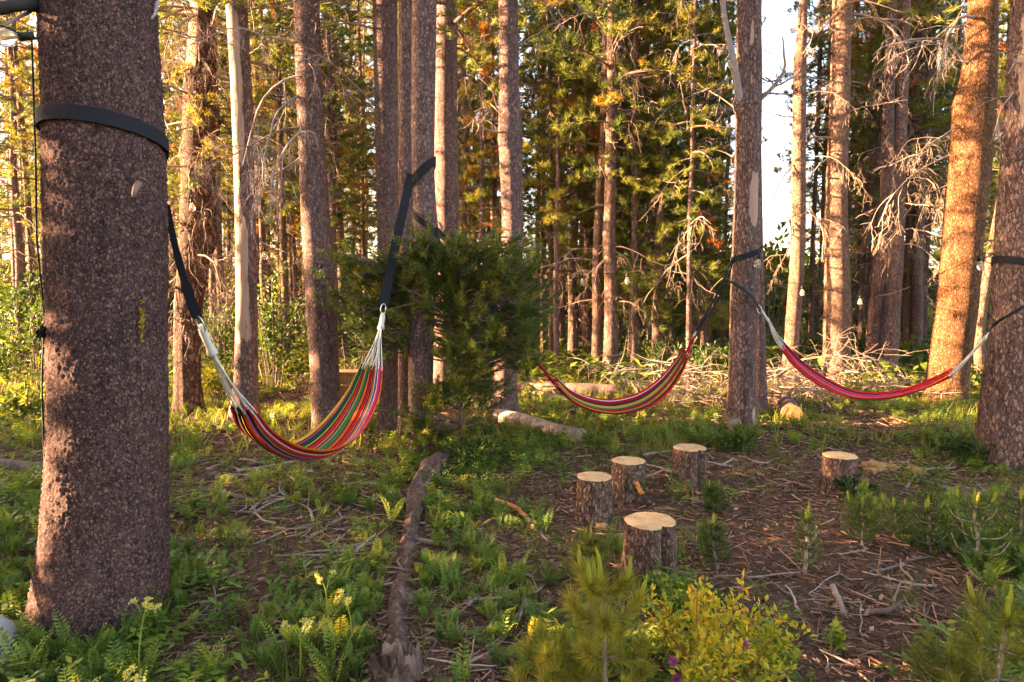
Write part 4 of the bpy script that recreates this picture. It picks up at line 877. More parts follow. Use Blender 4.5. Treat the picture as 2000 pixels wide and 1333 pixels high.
# ---------------------------------------------------------------- stumps, logs, sticks
def stump(label, px, topy, basey, wpx, seed, slot=False, mat="bark_stump", flare=1.12, tilt=(0, 0), cutm="cut"):
    rng = rs(seed); B = GP(px, basey); d = B[1] * CP + (H - B[2]) * SP
    B = B + np.array([0, wpx / 2 / F * d, 0]); B = onground(B); d += wpx / 2 / F * d
    r = wpx / 2 / F * d; h = (basey - topy) / F * d * 1.0 + 0.02
    t = thing("tree_stump", B, label, "stump")
    n, m = 64, 22; th = np.arange(n) * 2 * PI / n; z = np.r_[-0.06, np.linspace(0, h, m - 1)]
    V = np.zeros((m, n, 3))
    for i in range(m):
        f = 1 + (flare - 1) * (1 - max(0, z[i]) / h) ** 3
        for j in range(n):
            q = fbm(math.cos(th[j]) * 2 + seed * 7, math.sin(th[j]) * 2, z[i] * 5) * 0.07 + mnoise.noise((math.cos(th[j]) * 9 + seed, math.sin(th[j]) * 9, z[i] * 14)) * 0.035
            rr = r * f * (1 + q)
            if slot:
                dth = (th[j] - (-1.05) + PI) % (2 * PI) - PI
                rr *= 1 - (0.3 if z[i] > h * 0.93 else 0.42) * math.exp(-(dth / 0.17) ** 2) * min(1, max(0, (z[i] + 0.02) / 0.05)) 
            V[i, j] = (rr * math.cos(th[j]) + tilt[0] * max(z[i], 0), rr * math.sin(th[j]), z[i] + (tilt[1] * math.cos(th[j]) * r if i == m - 1 else 0))
    i = np.arange(m - 1)[:, None] * n; j = np.arange(n)[None]; k = (j + 1) % n
    mb = MB(); mb.add(V.reshape(-1, 3), None, np.stack([i + j, i + k, i + n + k, i + n + j], -1).reshape(-1, 4))
    b = mb.build("bark", M[mat], t)
    mb = MB(); c = V[-1].mean(0); rings = [V[-1] * 1.0, c + (V[-1] - c) * 0.97 + np.array([0, 0, 0.004]), c + (V[-1] - c) * 0.9 + np.array([0, 0, 0.006]), c + (V[-1] - c) * 0.5 + np.array([0, 0, 0.006])]
    W = np.concatenate(rings + [c[None] + np.array([0, 0, 0.006])]); q = []
    for a in range(3): q.append(np.stack([a * n + np.arange(n), a * n + (np.arange(n) + 1) % n, (a + 1) * n + (np.arange(n) + 1) % n, (a + 1) * n + np.arange(n)], -1))
    tr = np.stack([3 * n + np.arange(n), 3 * n + (np.arange(n) + 1) % n, np.full(n, 4 * n)], -1)
    mb.add(W, tr, np.concatenate(q)); o = mb.build("cut_face", M[cutm], t)
    return B, r, h
stump("nearest sawn stump with a dark rotten split down its side", 1278, 1042, 1150, 100, 1, True)
stump("sawn stump with pale flat top directly behind and left of the nearest one", 1164, 946, 1028, 68, 2)
s3 = stump("sawn stump with a charred peg leaning on its side", 1232, 914, 985, 64, 3)
stump("tallest looking sawn stump, rearmost of the group, with a dark hollow edge", 1353, 889, 962, 63, 4, True)
stump("lone sawn stump at the right beside yellow rotten wood", 1653, 902, 966, 63, 5, False, "bark_stump", 1.2)

def log(name, label, cat, pxs, radii, mat, seed=0, sides=16, n=20, caps=None, lift=0.6, wob=0.06, group=None, ang=None):
    """a log or stick lying on the floor along pixels of the photograph"""
    rng = rs(seed + 500); G = [GP(a, b) for a, b in pxs]; r = np.interp(np.linspace(0, 1, n), np.linspace(0, 1, len(radii)), radii)
    p = spline(G, n); p[:, 2] = gz(p[:, 0], p[:, 1]) + r * (np.interp(np.linspace(0, 1, n), np.linspace(0, 1, len(lift)), lift) if np.ndim(lift) else lift)
    kw = np.ones(7) / 7 if n > 40 else np.ones(1); jit = np.stack([np.convolve(rng.normal(0, 1, n), kw, 'same') for _ in range(2)], 1)
    p = p + np.c_[jit * r[:, None] * wob * 2, np.zeros(n)]
    t = unit(np.gradient(p, axis=0)); ref = np.array([0, 0, 1.0]); a = unit(np.cross(t, ref)); b = np.cross(a, t)
    arcl = np.r_[0, np.cumsum(np.linalg.norm(np.diff(p, axis=0), axis=1))]
    th = np.arange(sides) * 2 * PI / sides; V = np.zeros((n, sides, 3))
    for i in range(n):
        for j in range(sides):
            q = 1 + wob * 2.0 * fbm(math.cos(th[j]) * 1.5 + seed, math.sin(th[j]) * 1.5, arcl[i] * 2.2) + ((wob * 1.8 * mnoise.noise((math.cos(th[j]) * 4, math.sin(th[j]) * 4 + seed, arcl[i] * 5)) + wob * 0.9 * mnoise.noise((math.cos(th[j]) * 9, math.sin(th[j]) * 9 + seed, arcl[i] * 22))) if wob > 0.1 else 0)
            V[i, j] = p[i] + r[i] * q * (math.cos(th[j]) * a[i] + math.sin(th[j]) * b[i])
    mb = MB(); i = np.arange(n - 1)[:, None] * sides; j = np.arange(sides)[None]; k = (j + 1) % sides
    mb.add(V.reshape(-1, 3), None, np.stack([i + j, i + k, i + sides + k, i + sides + j], -1).reshape(-1, 4), 0, rng.uniform(0.1, 0.7))
    def cap(e):
        m = MB(); c = V[e].mean(0) + (t[e] * 0.004 if e else -t[e] * 0.004); W = np.vstack([V[e], c]); m.add(W, [(x, (x + 1) % sides, sides) for x in range(sides)]); return m
    root = onground(p[n // 2])
    if sides < 10:
        for e in (0, n - 1): c = cap(e); mb.add(c.V[0], c.T[0][0], None, 0, 0.6)
        o = mb.build(name, mat, None, origin=root); return tag(o, label, cat, group)
    o = thing(name, root, label, cat, group); mb.build("log_body", mat, o, origin=root)
    for e in (0, n - 1): cap(e).build("cut_end", M[caps or "cut_old"], o, False, origin=root)
    return o
log("fallen_log", "grey weathered fallen log with a blunt end right of the young pine", "log", [(978, 826), (1050, 845), (1136, 868)], (0.10, 0.095, 0.09), M["log_grey"], 1, caps="cut_old", wob=0.05)
log("fallen_log", "long dark fallen log lying behind the middle hammock", "log", [(1010, 766), (1100, 770), (1200, 772)], (0.10, 0.1, 0.09), M["log_brown"], 2, wob=0.06)
log("fallen_log", "pale thin fallen pole left of the middle hammock, resting in the grass", "log", [(1022, 770), (1070, 776), (1120, 786)], (0.035, 0.035, 0.03), M["log_grey"], 3, 12, wob=0.05)
log("sawn_log", "sawn log in the brush pile showing its round yellow cut face", "log", [(1546, 826), (1540, 812), (1528, 796)], (0.105, 0.105, 0.10), M["bark_snag"], 4, 24, caps="cut_shade", lift=0.9, wob=0.03)
log("sawn_log", "small cut log lying against the foot of the scarred trunk", "log", [(1434, 846), (1428, 838), (1420, 832)], (0.075, 0.07, 0.07), M["log_brown"], 5, 20, caps="cut_old", lift=1.0, wob=0.04)
log("rotten_log", "long thin crumbling log running from the cluster foot towards the camera", "log", [(874, 896), (846, 925), (820, 962), (808, 1010), (798, 1065), (788, 1115), (780, 1170), (774, 1235), (768, 1290)], (0.07, 0.085, 0.07, 0.05, 0.045, 0.042, 0.048, 0.05, 0.045), M["rotten"], 6, 36, 150, wob=0.15, lift=(0.4, 0.5, 0.4, 0.45, -0.3, -0.9, 0.2, -0.5, 0.5))
log("fallen_log", "brown fallen log at the left edge behind the massive trunk", "log", [(-60, 920), (30, 922), (100, 926)], (0.06, 0.06, 0.055), M["log_brown"], 8, 14, wob=0.07)
log("fallen_log", "grey half buried log in the herbs near the right edge", "log", [(1840, 966), (1920, 976), (2010, 992)], (0.05, 0.055, 0.05), M["rotten"], 9, 14, wob=0.1, lift=0.2)
def rotten_stump():
    rng = rs(91); B = GP(772, 1330); B = onground(B); t = thing("rotten_stump", B, "crumbling splintered rotten stump at the bottom centre left", "stump")
    n, m = 72, 24; th = np.arange(n) * 2 * PI / n
    for part, mat, s, hh, ox, oy in (("bark", "rotten", 0.09, 0.07, -0.02, 0, ), ("splinter", "log_brown", 0.045, 0.10, 0.05, 0.03)):
        z = np.linspace(-0.08, hh, m); V = np.zeros((m + 1, n, 3))
        for i in range(m + 1):
            zi = z[min(i, m - 1)]
            for j in range(n):
                c, sn = math.cos(th[j]), math.sin(th[j])
                q = fbm(c * 2.2 + s * 40, sn * 2.2, zi * 6) * 0.22 + mnoise.noise((c * 8, sn * 8 + s * 9, zi * 9)) * 0.12
                top = 0.05 * mnoise.noise((c * 3 + 5, sn * 3, s * 10)) + 0.015 * mnoise.noise((c * 9, sn * 9, 1))
                f = (zi + 0.08) / (hh + 0.08); rr = s * (1.25 - 0.35 * f) * (1 + q)
                if i == m: rr *= 0.35; top *= 0.3
                V[i, j] = (ox + rr * c, oy + rr * sn, zi + top * f - (0.06 if i == m else 0))
        i = np.arange(m)[:, None] * n; j = np.arange(n)[None]; k = (j + 1) % n
        mb = MB(); mb.add(V.reshape(-1, 3), [(m * n, m * n + x, m * n + x + 1) for x in range(1, n - 1)], np.stack([i + j, i + k, i + n + k, i + n + j], -1).reshape(-1, 4))
        mb.build(part, M[mat], t)
rotten_stump()
def lump_rock(name, label, cat, c, size, mat, seed, squash=0.7):
    mb = MB(); n, m = 28, 18; th = np.arange(n) * 2 * PI / n; V = [(0, 0, -size * squash)]
    for i in range(1, m):
        ph = -PI / 2 + PI * i / m
        for a in th:
            d = np.array([math.cos(ph) * math.cos(a), math.cos(ph) * math.sin(a), math.sin(ph)]); q = 1 + (0.28 if name == "boulder" else 0.45) * fbm(d[0] * 1.3 + seed, d[1] * 1.3, d[2] * 1.3) + (0.06 if name == "boulder" else 0.28) * mnoise.noise(Vector((d[0] * 2.2, d[1] * 5, d[2] * 6 + seed)))
            V.append(tuple(d * size * q * np.array([1, 1, squash])))
    V.append((0, 0, size * squash)); N = len(V); q = []
    for i in range(m - 2):
        for j in range(n): a = 1 + i * n; q.append((a + j, a + (j + 1) % n, a + n + (j + 1) % n, a + n + j))
    tr = [(0, 1 + (j + 1) % n, 1 + j) for j in range(n)] + [(N - 1, 1 + (m - 2) * n + j, 1 + (m - 2) * n + (j + 1) % n) for j in range(n)]
    mb.add(V, tr, q); o = mb.build(name, mat); o.location = c; return tag(o, label, cat)
b_ = onground(GP(-15, 1290)); lump_rock("boulder", "smooth grey boulder poking in at the bottom left corner", "rock", b_ + np.array([-0.07, 0.0, 0.03]), 0.16, M["rock"], 3, 0.75)
for (px, py, s, sd, lab) in ((1706, 918, 0.095, 1, "chunk of yellow rotten wood touching the lone right stump"), (1738, 916, 0.06, 2, "small yellow rotten wood chunk right of the larger one"), (1786, 925, 0.07, 4, "flat yellow brown wood chunk farther right of the lone stump"), (1175, 1032, 0.04, 5, "pale split wood chip at the foot of the second stump")):
    lump_rock("wood_chunk", lab, "wood", onground(GP(px, py), s * 0.25), s, M["rotten_yellow"], sd, 0.5)
def plank_box():
    c = onground(GP(664, 790)); c = np.array([(668 - 1000) / F * 7.6, 7.6, float(gz(-1.9, 7.6))]); t = thing("wooden_crate", c, "small pale wooden crate partly hidden behind the striped left hammock", "crate")
    def pl(x0, x1, y0, y1, z0, z1):
        mb = MB(); V = [(x, y, z) for z in (z0, z1) for y in (y0, y1) for x in (x0, x1)]
        mb.add(V, None, [(0, 2, 3, 1), (4, 5, 7, 6), (0, 1, 5, 4), (2, 6, 7, 3), (0, 4, 6, 2), (1, 3, 7, 5)]); mb.build("plank", M["rotten_yellow"], t, False)
    for i in range(4): pl(-0.07, 0.16, -0.14, -0.12, 0.01 + i * 0.125, 0.125 + i * 0.125)
    for i in range(4): pl(-0.09, -0.072, -0.14, 0.12, 0.01 + i * 0.125, 0.125 + i * 0.125)
    pl(-0.1, 0.18, -0.15, 0.14, 0.505, 0.525)
plank_box()
# individual branches on the floor, as measured
def stick(label, pxs, radii, mat, seed, lift=0.9, group=None): log("fallen_branch", label, "branch", pxs, radii, mat, seed, 8, 16, None, lift, 0.12, group)
tw, tg, tp = M["twig"], M["twig_grey"], M["twig_pale"]
stick("brown stick lying crosswise right of the crumbling log", [(818, 1060), (880, 1072), (960, 1082)], (0.02, 0.018, 0.015), tw, 11)
stick("long pale branch under the striped left hammock", [(462, 922), (520, 916), (570, 906), (645, 900)], (0.012, 0.016, 0.013, 0.008), tg, 12)
stick("forked brown branch curving below the striped left hammock", [(560, 930), (600, 958), (640, 985), (668, 993)], (0.010, 0.013, 0.012, 0.007), tp, 13)
stick("thin dark curved stick lying on bare litter at the right", [(1700, 1118), (1740, 1112), (1785, 1095), (1815, 1090)], (0.006, 0.008, 0.007, 0.005), M["twig_grey"], 14)
stick("short thick bark covered stick on bare litter below the dark curved stick", [(1695, 1202), (1730, 1198), (1768, 1176)], (0.014, 0.014, 0.01), tw, 15)
stick("bent brown stick pointing at the rotten stump", [(830, 1236), (890, 1246), (960, 1226)], (0.010, 0.011, 0.008), tw, 16)
stick("upright broken brown stub lying in litter near the centre bottom", [(1010, 1215), (1022, 1190), (1028, 1160)], (0.016, 0.015, 0.013), tw, 17)
stick("pale thin stick pointing at the lone right stump", [(1590, 1178), (1625, 1188), (1655, 1196)], (0.005, 0.006, 0.005), tp, 18)
stick("thick brown stick beside the yellow leaved bush", [(1625, 1150), (1640, 1180), (1650, 1205)], (0.016, 0.015, 0.012), tw, 19)
stick("brown stick at the foot of the massive trunk, right side", [(268, 1330), (300, 1290), (340, 1262)], (0.008, 0.009, 0.007), tp, 20)
stick("grey twisted root-like branch between massive trunk and crumbling log", [(345, 968), (420, 965), (470, 975), (540, 985)], (0.016, 0.02, 0.016, 0.01), tw, 21)
stick("pale branch across the litter left of the crumbling log", [(655, 1075), (700, 1068), (760, 1060)], (0.012, 0.011, 0.009), tp, 22)
stick("grey brown log piece in the herbs under the striped hammock's left end", [(388, 945), (420, 932), (450, 920)], (0.025, 0.032, 0.02), M["rotten"], 23, 0.6)
stick("small dead branch between crumbling log and orange tipped stick", [(850, 960), (880, 985), (900, 997)], (0.012, 0.012, 0.008), tp, 24)
stick("long thin brown branch near the orange trunk's foot", [(1640, 800), (1720, 815), (1790, 822), (1860, 812)], (0.02, 0.022, 0.02, 0.012), M["twig_pale"], 25)
def two_tone(label, pxs, radii, mats, split, seed, zs=None):
    rng = rs(seed); G = [GP(a, b) for a, b in pxs]; n = 20; p = spline(G, n); r = np.interp(np.linspace(0, 1, n), np.linspace(0, 1, len(radii)), radii)
    p[:, 2] = gz(p[:, 0], p[:, 1]) + r * 0.9 + (np.interp(np.linspace(0, 1, n), np.linspace(0, 1, len(zs)), zs) if zs else 0); p += rng.normal(0, 0.002, p.shape)
    root = onground(p[n // 2]); t = thing("fallen_branch", root, label, "branch"); k = int(n * split)
    for nm, a, b, m in (("bare_end", 0, k + 1, mats[0]), ("bark_end", k, n, mats[1])):
        mb = MB(); mb.tube(p[a:b], r[a:b], 10, 0, 0.5); mb.build(nm, m, t, origin=root)
two_tone("stick with a raw orange end lying left of the stumps", [(968, 1000), (1010, 1012), (1040, 1035), (1072, 1062)], (0.014, 0.016, 0.013, 0.008), (M["orange_wood"], M["twig"]), 0.5, 1, (0.07, 0.05, 0.02, 0))
two_tone("short peg with a charred blue black tip leaning on the third stump", [(1240, 985), (1252, 988), (1266, 992)], (0.018, 0.017, 0.015), (M["orange_wood"], M["burnt"]), 0.55, 2, (0.15, 0.08, 0.0))
rng = rs(888)
areas = [((345, 720, 900, 1010), 50, "thin dry branch lying among herbs below the striped left hammock"), ((560, 800, 1010, 1120), 34, "dry brown stick in the litter left of the crumbling log"), ((820, 1100, 1080, 1320), 24, "dry brown stick on the dark litter around the rotten stump"),
         ((340, 720, 1120, 1330), 16, "short dry stick half hidden in the foreground herbs"), ((1480, 1960, 1010, 1330), 30, "dry stick scattered on the bare litter at the right"), ((1060, 1450, 880, 960), 14, "dry stick lying among the sawn stumps"), ((1020, 1420, 760, 860), 34, "dry branch on the sunlit grass below the middle hammock"), ((1480, 1880, 830, 960), 18, "dry stick lying behind the lone right stump"), ((0, 90, 880, 1000), 8, "dry branch left of the massive near trunk")]
for (x0, x1, y0, y1), cnt, lab in areas:
    for k in range(cnt):
        px, py = rng.uniform(x0, x1), rng.uniform(y0, y1); c = GP(px, py); a = rng.uniform(0, PI); near = min(1.0, (0.35 if px > 1000 else 0.6) + c[1] / 8); L = rng.uniform(0.12, 0.5) * near; r = rng.uniform(0.004, 0.011) * near * (1 if c[1] < 5 else 1.5)
        q = arc((0, 0, 0), (math.cos(a), math.sin(a) * 0.8, 0), L, 8, rng, 0, 0.22); q[:, :2] += c[:2] - q[4, :2]; q[:, 2] = gz(q[:, 0], q[:, 1]) + r * 0.9 + np.abs(rng.normal(0, 0.012)) * np.linspace(0, 1, 8)
        mb = MB(); mb.tube(q, np.linspace(r, r * 0.45, 8), 6, 0, rng.uniform(0, 1))
        if rng.uniform() < 0.45 and L > 0.25: e = arc(q[4], q[5] - q[4] + rng.normal(0, 0.05, 3) * np.array([1, 1, 0.15]), L * 0.4, 5, rng, 0, 0.2); e[:, 2] = np.maximum(e[:, 2], gz(e[:, 0], e[:, 1]) + 0.004); mb.tube(e, np.linspace(r * 0.6, r * 0.3, 5), 5, 0, 0.5)
        mi = int(rng.choice(3, p=(0.6, 0.15, 0.25))); forked = len(mb.V) > 1
        lab2 = ("long " if L > 0.3 else "short ") + ("forked " if forked else "") + ("brown ", "grey ", "pale ")[mi] + lab.replace("dry brown ", "dry ").replace("thin dry ", "dry ").replace("short dry ", "dry ")
        tag(mb.build("fallen_branch", [tw, tg, tp][mi], None, origin=onground(c)), lab2, "branch", lab2.replace("stick", "sticks").replace("branch ", "branches "))

# brush piles: heaped dry branches nobody could count
def brush(label, boxes, seed):
    rng = rs(seed); mb = MB()
    for (x0, x1, d0, d1, hmax, cnt) in boxes:
        for _ in range(cnt):
            d = rng.uniform(d0, d1); x = (rng.uniform(x0, x1) - 1000) / F * d; z = float(gz(x, d)) + hmax * rng.uniform(0, 1) ** 1.6
            a = rng.uniform(0, 2 * PI)
            dead_branch(mb, (x, d, z + 0.01), (math.cos(a), math.sin(a), rng.uniform(-0.25, 0.45)), rng.uniform(0.35, 1.0), rng.uniform(0.006, 0.014), rng, 2, 0.3, 0.14, 3)
    kind(mb.build("brush_pile", M["twig_pale"]), "stuff", label)
brush("heap of pale dry branches behind the middle hammock's right end", [(1240, 1430, 8.2, 9.6, 0.5, 75)], 1)
brush("heap of sunlit pale branches under the right hammock", [(1500, 1720, 8.2, 9.6, 0.55, 95), (1480, 1600, 7.9, 8.6, 0.4, 30), (1700, 1800, 8.4, 9.4, 0.25, 25)], 2)

# ---------------------------------------------------------------- ground plants
def leaf_blade(L, W, n=3, bend=0.3, col=0.5):
    """simple leaf: verts, quads/tris along +x"""
    s = np.linspace(0, 1, n + 1); w = W * np.sin(np.clip(s * 0.94 + 0.06, 0, 1) * PI) ** 0.8
    V = []
    for a, b in zip(s, w): V += [(a * L, -b / 2, -bend * L * a * a), (a * L, b / 2, -bend * L * a * a)]
    return np.array(V), np.array([(2 * i, 2 * i + 1, 2 * i + 3, 2 * i + 2) for i in range(n)])
def fern_leaf(rng, L, pairs, lw):
    """ferny compound leaf along +x, arching; returns verts and quads"""
    V, Q = [], []
    def quad(p, d, u, ln, w):
        d = unit(d); s = unit(np.cross(u, d)) * w / 2; k = len(V)
        V.extend([p, p + d * ln * 0.5 + s, p + d * ln, p + d * ln * 0.5 - s]); Q.append((k, k + 1, k + 2, k + 3))
    up = np.array([0, 0, 1.0])
    for i in range(pairs + 1):
        f = 0.25 + 0.75 * i / pairs; z = 0.32 * L * math.sin(f * PI * 0.62) ; p = np.array([f * L, 0, z])
        sz = lw * math.sin(PI * (0.2 + 0.72 * (i / pairs))) + 0.2 * lw
        if i == pairs: quad(p, np.array([1, 0, -0.4]), up, sz * 1.1, sz * 0.5); continue
        for s in (-1, 1):
            d = np.array([0.55, s, rng.uniform(-0.25, 0.15)])
            quad(p, d, up, sz, sz * 0.3)
            if pairs > 8 and i in (2, 4):
                e = p + unit(d) * sz * 0.4
                quad(e, d + np.array([0.9, -s * 0.3, 0]), up, sz * 0.55, sz * 0.27); quad(e, d + np.array([-0.7, s * 0.1, 0]), up, sz * 0.5, sz * 0.25)
    k = len(V)
    for f in (0.0, 0.5, 1.0): z = 0.32 * L * math.sin(f * PI * 0.62); V.extend([np.array([f * L, -0.0022 * (1 - f * .7), z - .002]), np.array([f * L, 0.0022 * (1 - f * .7), z - .002])])
    Q.extend([(k, k + 1, k + 3, k + 2), (k + 2, k + 3, k + 5, k + 4)])
    return np.array(V), np.array(Q)
def herb_proto(rng, leaves, L, pairs, lw):
    VV, QQ, n = [], [], 0
    for i in range(leaves):
        V, Q = fern_leaf(rng, L * rng.uniform(0.6, 1.1), pairs, lw * rng.uniform(0.8, 1.1)); el = rng.uniform(0.25, 1.15); az = i * 2.4 + rng.uniform(-0.4, 0.4)
        c, s = math.cos(el), math.sin(el); V = V @ np.array([[c, 0, s], [0, 1, 0], [-s, 0, c]])
        c, s = math.cos(az), math.sin(az); V = V @ np.array([[c, s, 0], [-s, c, 0], [0, 0, 1]])
        VV.append(V); QQ.append(Q + n); n += len(V)
    return np.concatenate(VV), np.concatenate(QQ)
def broad_proto(rng, leaves, L, W, h):
    VV, QQ, n = [], [], 0
    for i in range(leaves):
        V, Q = leaf_blade(L * rng.uniform(0.6, 1.2), W * rng.uniform(0.8, 1.2), 2, rng.uniform(0.1, 0.5)); el = rng.uniform(-0.1, 0.9); az = rng.uniform(0, 6.28)
        c, s = math.cos(el), math.sin(el); V = V @ np.array([[c, 0, s], [0, 1, 0], [-s, 0, c]])
        c, s = math.cos(az), math.sin(az); V = V @ np.array([[c, s, 0], [-s, c, 0], [0, 0, 1]])
        V = V + np.array([rng.normal(0, L * 0.8), rng.normal(0, L * 0.8), rng.uniform(0.15, 1) * h]); VV.append(V); QQ.append(Q + n); n += len(V)
    return np.concatenate(VV), np.concatenate(QQ)
def grass_proto(rng, blades, L, W):
    VV, QQ, n = [], [], 0
    for i in range(blades):
        az, ln, lean = rng.uniform(0, 6.28), L * rng.uniform(0.5, 1.2), rng.uniform(0.15, 0.9); o = rng.normal(0, L * 0.16, 2); V = []
        for f in (0, 0.5, 1.0):
            x = lean * ln * f * f; z = ln * f * (1 - 0.3 * lean * f); w = W * (1 - f * 0.85) / 2
            for s in (-1, 1): V.append((o[0] + x * math.cos(az) - s * w * math.sin(az), o[1] + x * math.sin(az) + s * w * math.cos(az), z))
        VV.append(np.array(V)); QQ.append(np.array([(0, 1, 3, 2), (2, 3, 5, 4)]) + n); n += 6
    return np.concatenate(VV), np.concatenate(QQ)
def place_many(mb, protos_, P, S, rng, tint, tiltmax=0.25):
    which = rng.integers(len(protos_), size=len(P))
    for w, (V, Q) in enumerate(protos_):
        idx = np.nonzero(which == w)[0]
        if len(idx) == 0: continue
        a = rng.uniform(0, 2 * PI, len(idx)); c, s = np.cos(a), np.sin(a); m = len(V)
        X = V[None, :, 0] * c[:, None] - V[None, :, 1] * s[:, None]; Y = V[None, :, 0] * s[:, None] + V[None, :, 1] * c[:, None]; Z = np.repeat(V[None, :, 2], len(idx), 0)
        tx, ty = rng.normal(0, tiltmax, (2, len(idx))); X = X + Z * tx[:, None] * 0.6; Y = Y + Z * ty[:, None] * 0.6
        W = np.stack([X, Y, Z], -1) * S[idx][:, None, None] + P[idx][:, None]
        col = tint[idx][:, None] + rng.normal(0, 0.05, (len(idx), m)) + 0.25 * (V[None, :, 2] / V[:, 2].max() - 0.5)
        q = (Q[None] + (np.arange(len(idx)) * m)[:, None, None]).reshape(-1, 4)
        mb.add(W.reshape(-1, 3), None, q, 0, np.clip(col, 0, 1).ravel())
# how green the floor is, on a coarse map of the place (columns across, rows into the distance)
MX = np.array([-300, 0, 350, 700, 900, 1100, 1300, 1500, 1750, 2000, 2300])
MYr = np.array([560, 640, 780, 830, 880, 950, 1050, 1150, 1333, 1700])
MD = np.array([[.9, .9, .9, .9, .9, .9, .9, .9, .9, .9, .9],
               [.9, .9, .9, .9, .9, .9, .8, .8, .9, .9, .9],
               [.9, .9, .8, .7, .6, .7, .7, .45, .6, .9, .9],
               [.6, .6, .5, .6, .6, .75, .75, .45, .6, .95, .9],
               [.5, .5, .5, .6, .75, .65, .55, .25, .45, .95, .9],
               [.7, .7, .5, .6, .7, .45, .18, .17, .35, .75, .8],
               [.9, .9, .65, .45, .4, .38, .3, .15, .2, .5, .6],
               [.9, .9, .75, .55, .25, .42, .5, .18, .17, .38, .5],
               [.9, .9, .8, .55, .25, .3, .6, .18, .15, .35, .5],
               [.95, .95, .85, .6, .3, .3, .5, .3, .3, .4, .5]])
def green(P):
    q = to_px(P); x = np.clip(np.interp(q[:, 0], MX, np.arange(len(MX))), 0, len(MX) - 1.001); y = np.clip(np.interp(q[:, 1], MYr, np.arange(len(MYr))), 0, len(MYr) - 1.001)
    i, j = x.astype(int), y.astype(int); u, v = x - i, y - j
    return (MD[j, i] * (1 - u) + MD[j, i + 1] * u) * (1 - v) + (MD[j + 1, i] * (1 - u) + MD[j + 1, i + 1] * u) * v
def patchy(P, s, o):
    return np.array([mnoise.fractal(Vector((p[0] * s + o, p[1] * s, o)), 0.9, 2.0, 3) for p in P])
def sample(rng, n, y0, y1, pw=1.0, side=0.86, extra=0.9):
    y = (y0 ** pw + (y1 ** pw - y0 ** pw) * rng.uniform(0, 1, n)) ** (1 / pw); x = rng.uniform(-1, 1, n) * (side * y + extra)
    return np.c_[x, y, gz(x, y)]
def clear_of(P, r=1.0):
    k = np.ones(len(P), bool)
    for T in TR.values(): k &= (P[:, 0] - T.x[4]) ** 2 + (P[:, 1] - T.y) ** 2 > (T.r[4] * r) ** 2
    return k
rng = rs(1001)
near_h = [herb_proto(rng, 5, 0.15, 9, 0.032) for _ in range(6)] + [herb_proto(rng, 6, 0.11, 7, 0.03) for _ in range(4)] + [herb_proto(rng, 4, 0.19, 10, 0.028) for _ in range(3)]
mid_h = [herb_proto(rng, 4, 0.14, 4, 0.045) for _ in range(6)]
far_h = [broad_proto(rng, 12, 0.13, 0.06, 0.2) for _ in range(6)]
broad_n = [broad_proto(rng, 16, 0.045, 0.024, 0.13) for _ in range(5)]
grs = [grass_proto(rng, 12, 0.15, 0.004) for _ in range(6)]
grs_far = [grass_proto(rng, 10, 0.24, 0.012) for _ in range(4)]
mb = MB()
LOGP = spline([GP(a, b) for a, b in ((874, 896), (846, 925), (820, 962), (808, 1010), (798, 1065), (788, 1115), (780, 1170), (774, 1235), (768, 1300))], 60)
def off_log(P):
    return np.array([((LOGP[:, 0] - p[0]) ** 2 + (LOGP[:, 1] - p[1]) ** 2).min() > 0.085 ** 2 for p in P])
def pick(n, y0, y1, pw, thr, sc_, o, gain=1.0):
    P = sample(rng, n, y0, y1, pw); P = P[clear_of(P)]; P = P[off_log(P)]; g_ = green(P) + 0.85 * patchy(P, sc_, o)
    k = rng.uniform(0, 1, len(P)) < np.clip((g_ - thr) * 1.6, 0, 1) * gain; return P[k]
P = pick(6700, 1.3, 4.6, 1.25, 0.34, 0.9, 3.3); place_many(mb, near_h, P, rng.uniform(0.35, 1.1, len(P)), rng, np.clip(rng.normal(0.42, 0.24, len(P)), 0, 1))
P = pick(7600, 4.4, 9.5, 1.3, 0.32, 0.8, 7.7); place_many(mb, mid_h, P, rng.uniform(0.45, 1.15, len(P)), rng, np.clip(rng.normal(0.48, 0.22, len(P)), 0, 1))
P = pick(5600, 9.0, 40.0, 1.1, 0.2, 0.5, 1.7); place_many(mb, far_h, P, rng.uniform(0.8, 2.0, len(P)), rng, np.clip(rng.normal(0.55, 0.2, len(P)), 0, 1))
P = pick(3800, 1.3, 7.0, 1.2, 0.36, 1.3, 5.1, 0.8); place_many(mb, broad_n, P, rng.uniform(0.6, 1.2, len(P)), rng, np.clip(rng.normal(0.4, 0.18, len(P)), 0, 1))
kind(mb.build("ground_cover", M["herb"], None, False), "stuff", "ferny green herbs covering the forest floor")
mb = MB()
P = pick(7000, 1.4, 6.5, 1.2, 0.16, 1.4, 9.1, 0.6); place_many(mb, grs, P, rng.uniform(0.45, 1.0, len(P)), rng, np.clip(rng.normal(0.35, 0.2, len(P)), 0, 1))
P = pick(5000, 6.0, 13.0, 1.2, 0.2, 0.9, 2.1, 0.8); place_many(mb, grs_far, P, rng.uniform(0.5, 1.1, len(P)), rng, np.clip(rng.normal(0.6, 0.2, len(P)), 0, 1))
P = np.array([onground(GP(x, y)) for x, y in np.c_[rng.normal(1300, 45, 60), rng.normal(882, 8, 60)]]); place_many(mb, grs, P, rng.uniform(0.6, 1.0, 60), rng, rng.uniform(0.5, 1.0, 60))
kind(mb.build("grass", M["grass"], None, False), "stuff", "thin grass tufts among the herbs")

